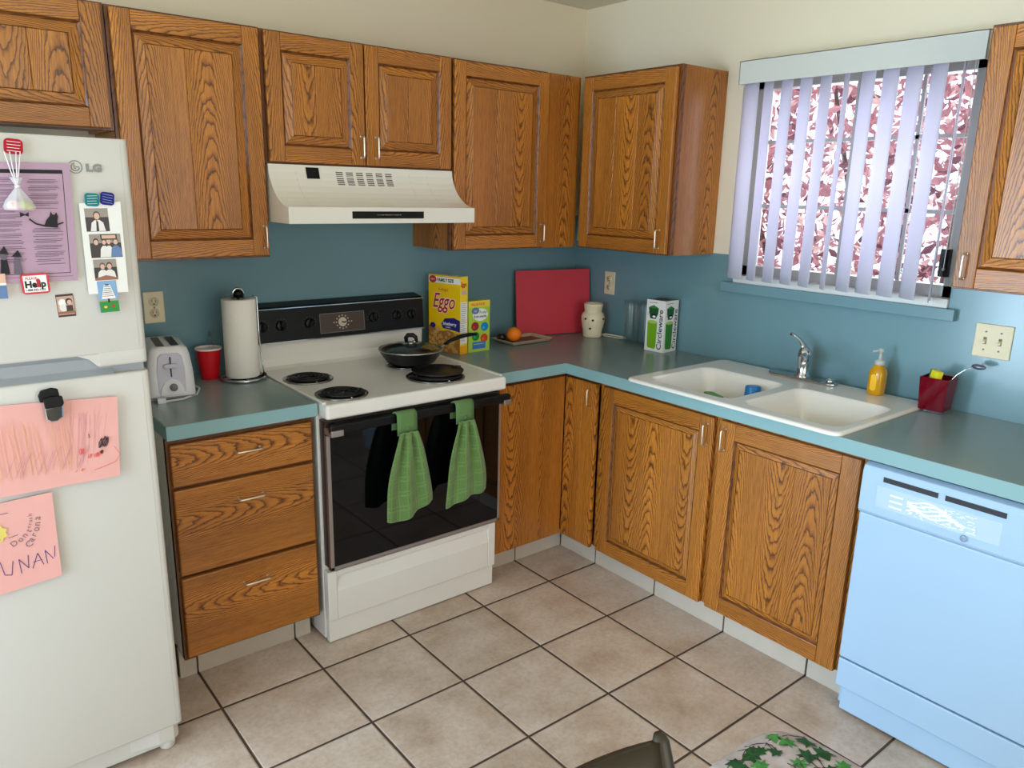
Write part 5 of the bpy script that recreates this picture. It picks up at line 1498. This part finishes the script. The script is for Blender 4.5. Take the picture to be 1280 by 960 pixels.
def cush(u, v):
    # u angle, v 0 (bottom) .. 1 (top centre)
    t = 2 * PI * u
    q = 1.0 / (abs(math.cos(t)) ** 4.5 + abs(math.sin(t)) ** 4.5) ** (1 / 4.5)
    prof_ = [(0.0, .002), (.82, .0), (.96, .008), (1.0, .024), (.97, .042), (.88, .050), (.6, .056), (.3, .058), (0, .059)]
    k = v * (len(prof_) - 1); i = min(int(k), len(prof_) - 2); f_ = k - i
    r = prof_[i][0] * (1 - f_) + prof_[i + 1][0] * f_; z = prof_[i][1] * (1 - f_) + prof_[i + 1][1] * f_
    x, y = r * q * half * math.cos(t), r * q * half * math.sin(t)
    if v > .4: z += .0042 * math.sin(x * 90 + 2 * math.sin(y * 60)) * math.cos(y * 82 + 1.5 * math.sin(x * 50)) * (1 if r < .95 else .3)
    return (x, y, z)


mb.grid(cush, 72, 32, IVY); mb.build('pad', cu2, fix=True)
LF1 = mat('ivy_dark', S(22, 74, 30), .6, noise=.5, nscale=50); LF2 = mat('ivy_light', S(64, 132, 60), .6, noise=.5, nscale=50); VN = mat('ivy_stem', S(70, 48, 60), .7)


def cz(x, y):
    t = math.atan2(y, x); q = 1.0 / (abs(math.cos(t)) ** 4.5 + abs(math.sin(t)) ** 4.5) ** (1 / 4.5)
    r = math.hypot(x, y) / (q * half)
    P_ = [(1.0, .024), (.97, .042), (.88, .050), (.6, .056), (.3, .058), (0, .059)]
    z = .024
    for a, b in zip(P_[:-1], P_[1:]):
        if b[0] <= r <= a[0]: z = b[1] + (a[1] - b[1]) * (r - b[0]) / (a[0] - b[0])
    z += .0042 * math.sin(x * 90 + 2 * math.sin(y * 60)) * math.cos(y * 82 + 1.5 * math.sin(x * 50)) * (1 if r < .95 else .3)
    return z, r


mb = MB(); rr = random.Random(12)
star = [(0, -.55), (.18, -.30), (.55, -.42), (.36, -.05), (.72, .22), (.30, .26), (0, .80), (-.30, .26), (-.72, .22), (-.36, -.05), (-.55, -.42), (-.18, -.30)]
cells = [(i, j) for i in range(-4, 5) for j in range(-4, 5)]
for (i, j) in cells:
    cx, cy = i * .047 + rr.uniform(-.014, .014), j * .047 + rr.uniform(-.014, .014)
    if cz(cx, cy)[1] > .93: continue
    sc_ = rr.uniform(.024, .044); a = rr.uniform(0, 6.28); m_ = LF1 if rr.random() < .55 else LF2
    rim_ = []; 
    for k in range(12):
        x = cx + sc_ * (star[k][0] * math.cos(a) - star[k][1] * math.sin(a)); y = cy + sc_ * (star[k][0] * math.sin(a) + star[k][1] * math.cos(a))
        z, r = cz(x, y)
        if r > .985: x *= .985 / r; y *= .985 / r; z, r = cz(x, y)
        rim_.append((x, y, z + .0022))
    z, r = cz(cx, cy)
    mb.add([(cx, cy, z + .0026)] + rim_, [(0, k + 1, (k + 1) % 12 + 1) for k in range(12)], m_)
    pr = (cx, cy)
    pts = []
    for k in range(6):
        x, y = cx + .011 * k * math.cos(a + .3 * k), cy + .011 * k * math.sin(a + .3 * k); z, r = cz(x, y)
        if r > .97: break
        pts.append((x, y, z + .0012))
    if len(pts) > 2: mb.tube(pts, .0009, VN, 5)
mb.build('leaf_print', cu2)

# ------------------------------------------------------------------ outside the kitchen window
mb = MB(); mb.box((WT + .01, -9, -.5), (14, 6, -.4), mat('yard_gravel', S(190, 170, 155), .9, noise=.2, nscale=5)); g0 = mb.build('ground'); struct(g0)
mb = MB(); mb.box((-14, -9, -.5), (XL - WT - .01, 6, -.12), mat('patio_slab', S(190, 188, 182), .9)); struct(mb.build('patio'))
bu = empty('plum_bush', (2.0, -.9, -.4), 0, 'large red leaved shrub outside the kitchen window', 'shrub')
def leafm(name, c, t):
    m = bpy.data.materials.new(name); m.use_nodes = True; g = NT(m.node_tree); b_ = m.node_tree.nodes['Principled BSDF']; o_ = m.node_tree.nodes['Material Output']
    b_.inputs['Base Color'].default_value = c; b_.inputs['Roughness'].default_value = .4
    tr_ = g.new('ShaderNodeBsdfTranslucent'); tr_.inputs[0].default_value = t; mx = g.new('ShaderNodeMixShader'); mx.inputs[0].default_value = .5
    g.put(mx.inputs[1], b_.outputs[0]); g.put(mx.inputs[2], tr_.outputs[0]); g.put(o_.inputs[0], mx.outputs[0])
    return m


LE = [leafm('plum_leaf_a', S(196, 148, 156), S(206, 146, 154)), leafm('plum_leaf_b', S(134, 88, 100), S(140, 86, 98)), leafm('plum_leaf_c', S(244, 218, 214), S(250, 216, 212))]
mb = MB(); rr = random.Random(21)
for k in range(24000):
    x = 1.7 + abs(rr.gauss(0, .5)); y = rr.uniform(-3.2, 2.6); z = rr.uniform(-.1, 3.6)
    c = Vector((x - 2.0, y + .9, z + .4)); s_ = rr.uniform(.026, .062)
    a = Vector((rr.uniform(-1, 1), rr.uniform(-1, 1), rr.uniform(-1, 1))).normalized(); b = a.cross(Vector((rr.uniform(-1, 1), rr.uniform(-1, 1), .3))).normalized(); n_ = a.cross(b) * s_ * .25
    mb.add([c - a * s_, c + b * s_ * .42 + n_, c + a * s_, c - b * s_ * .42 + n_], [(0, 1, 2), (0, 2, 3)], LE[0 if k % 3 else rr.choice((1, 2))])
mb.build('foliage', bu, fix=False)
for k in range(9):
    mb = MB(); yy = -1.6 + k * .45; pts = [(rr.uniform(-.1, .1), yy * .4, 0), (rr.uniform(-.2, .2), yy * .7, 1.0), (rr.uniform(-.3, .3), yy, 2.0), (rr.uniform(-.3, .3), yy * 1.2, 3.2)]
    mb.tube(pts, [.04, .028, .018, .008], mat('bark', S(92, 70, 62), .9), 8); mb.build('branch', bu)
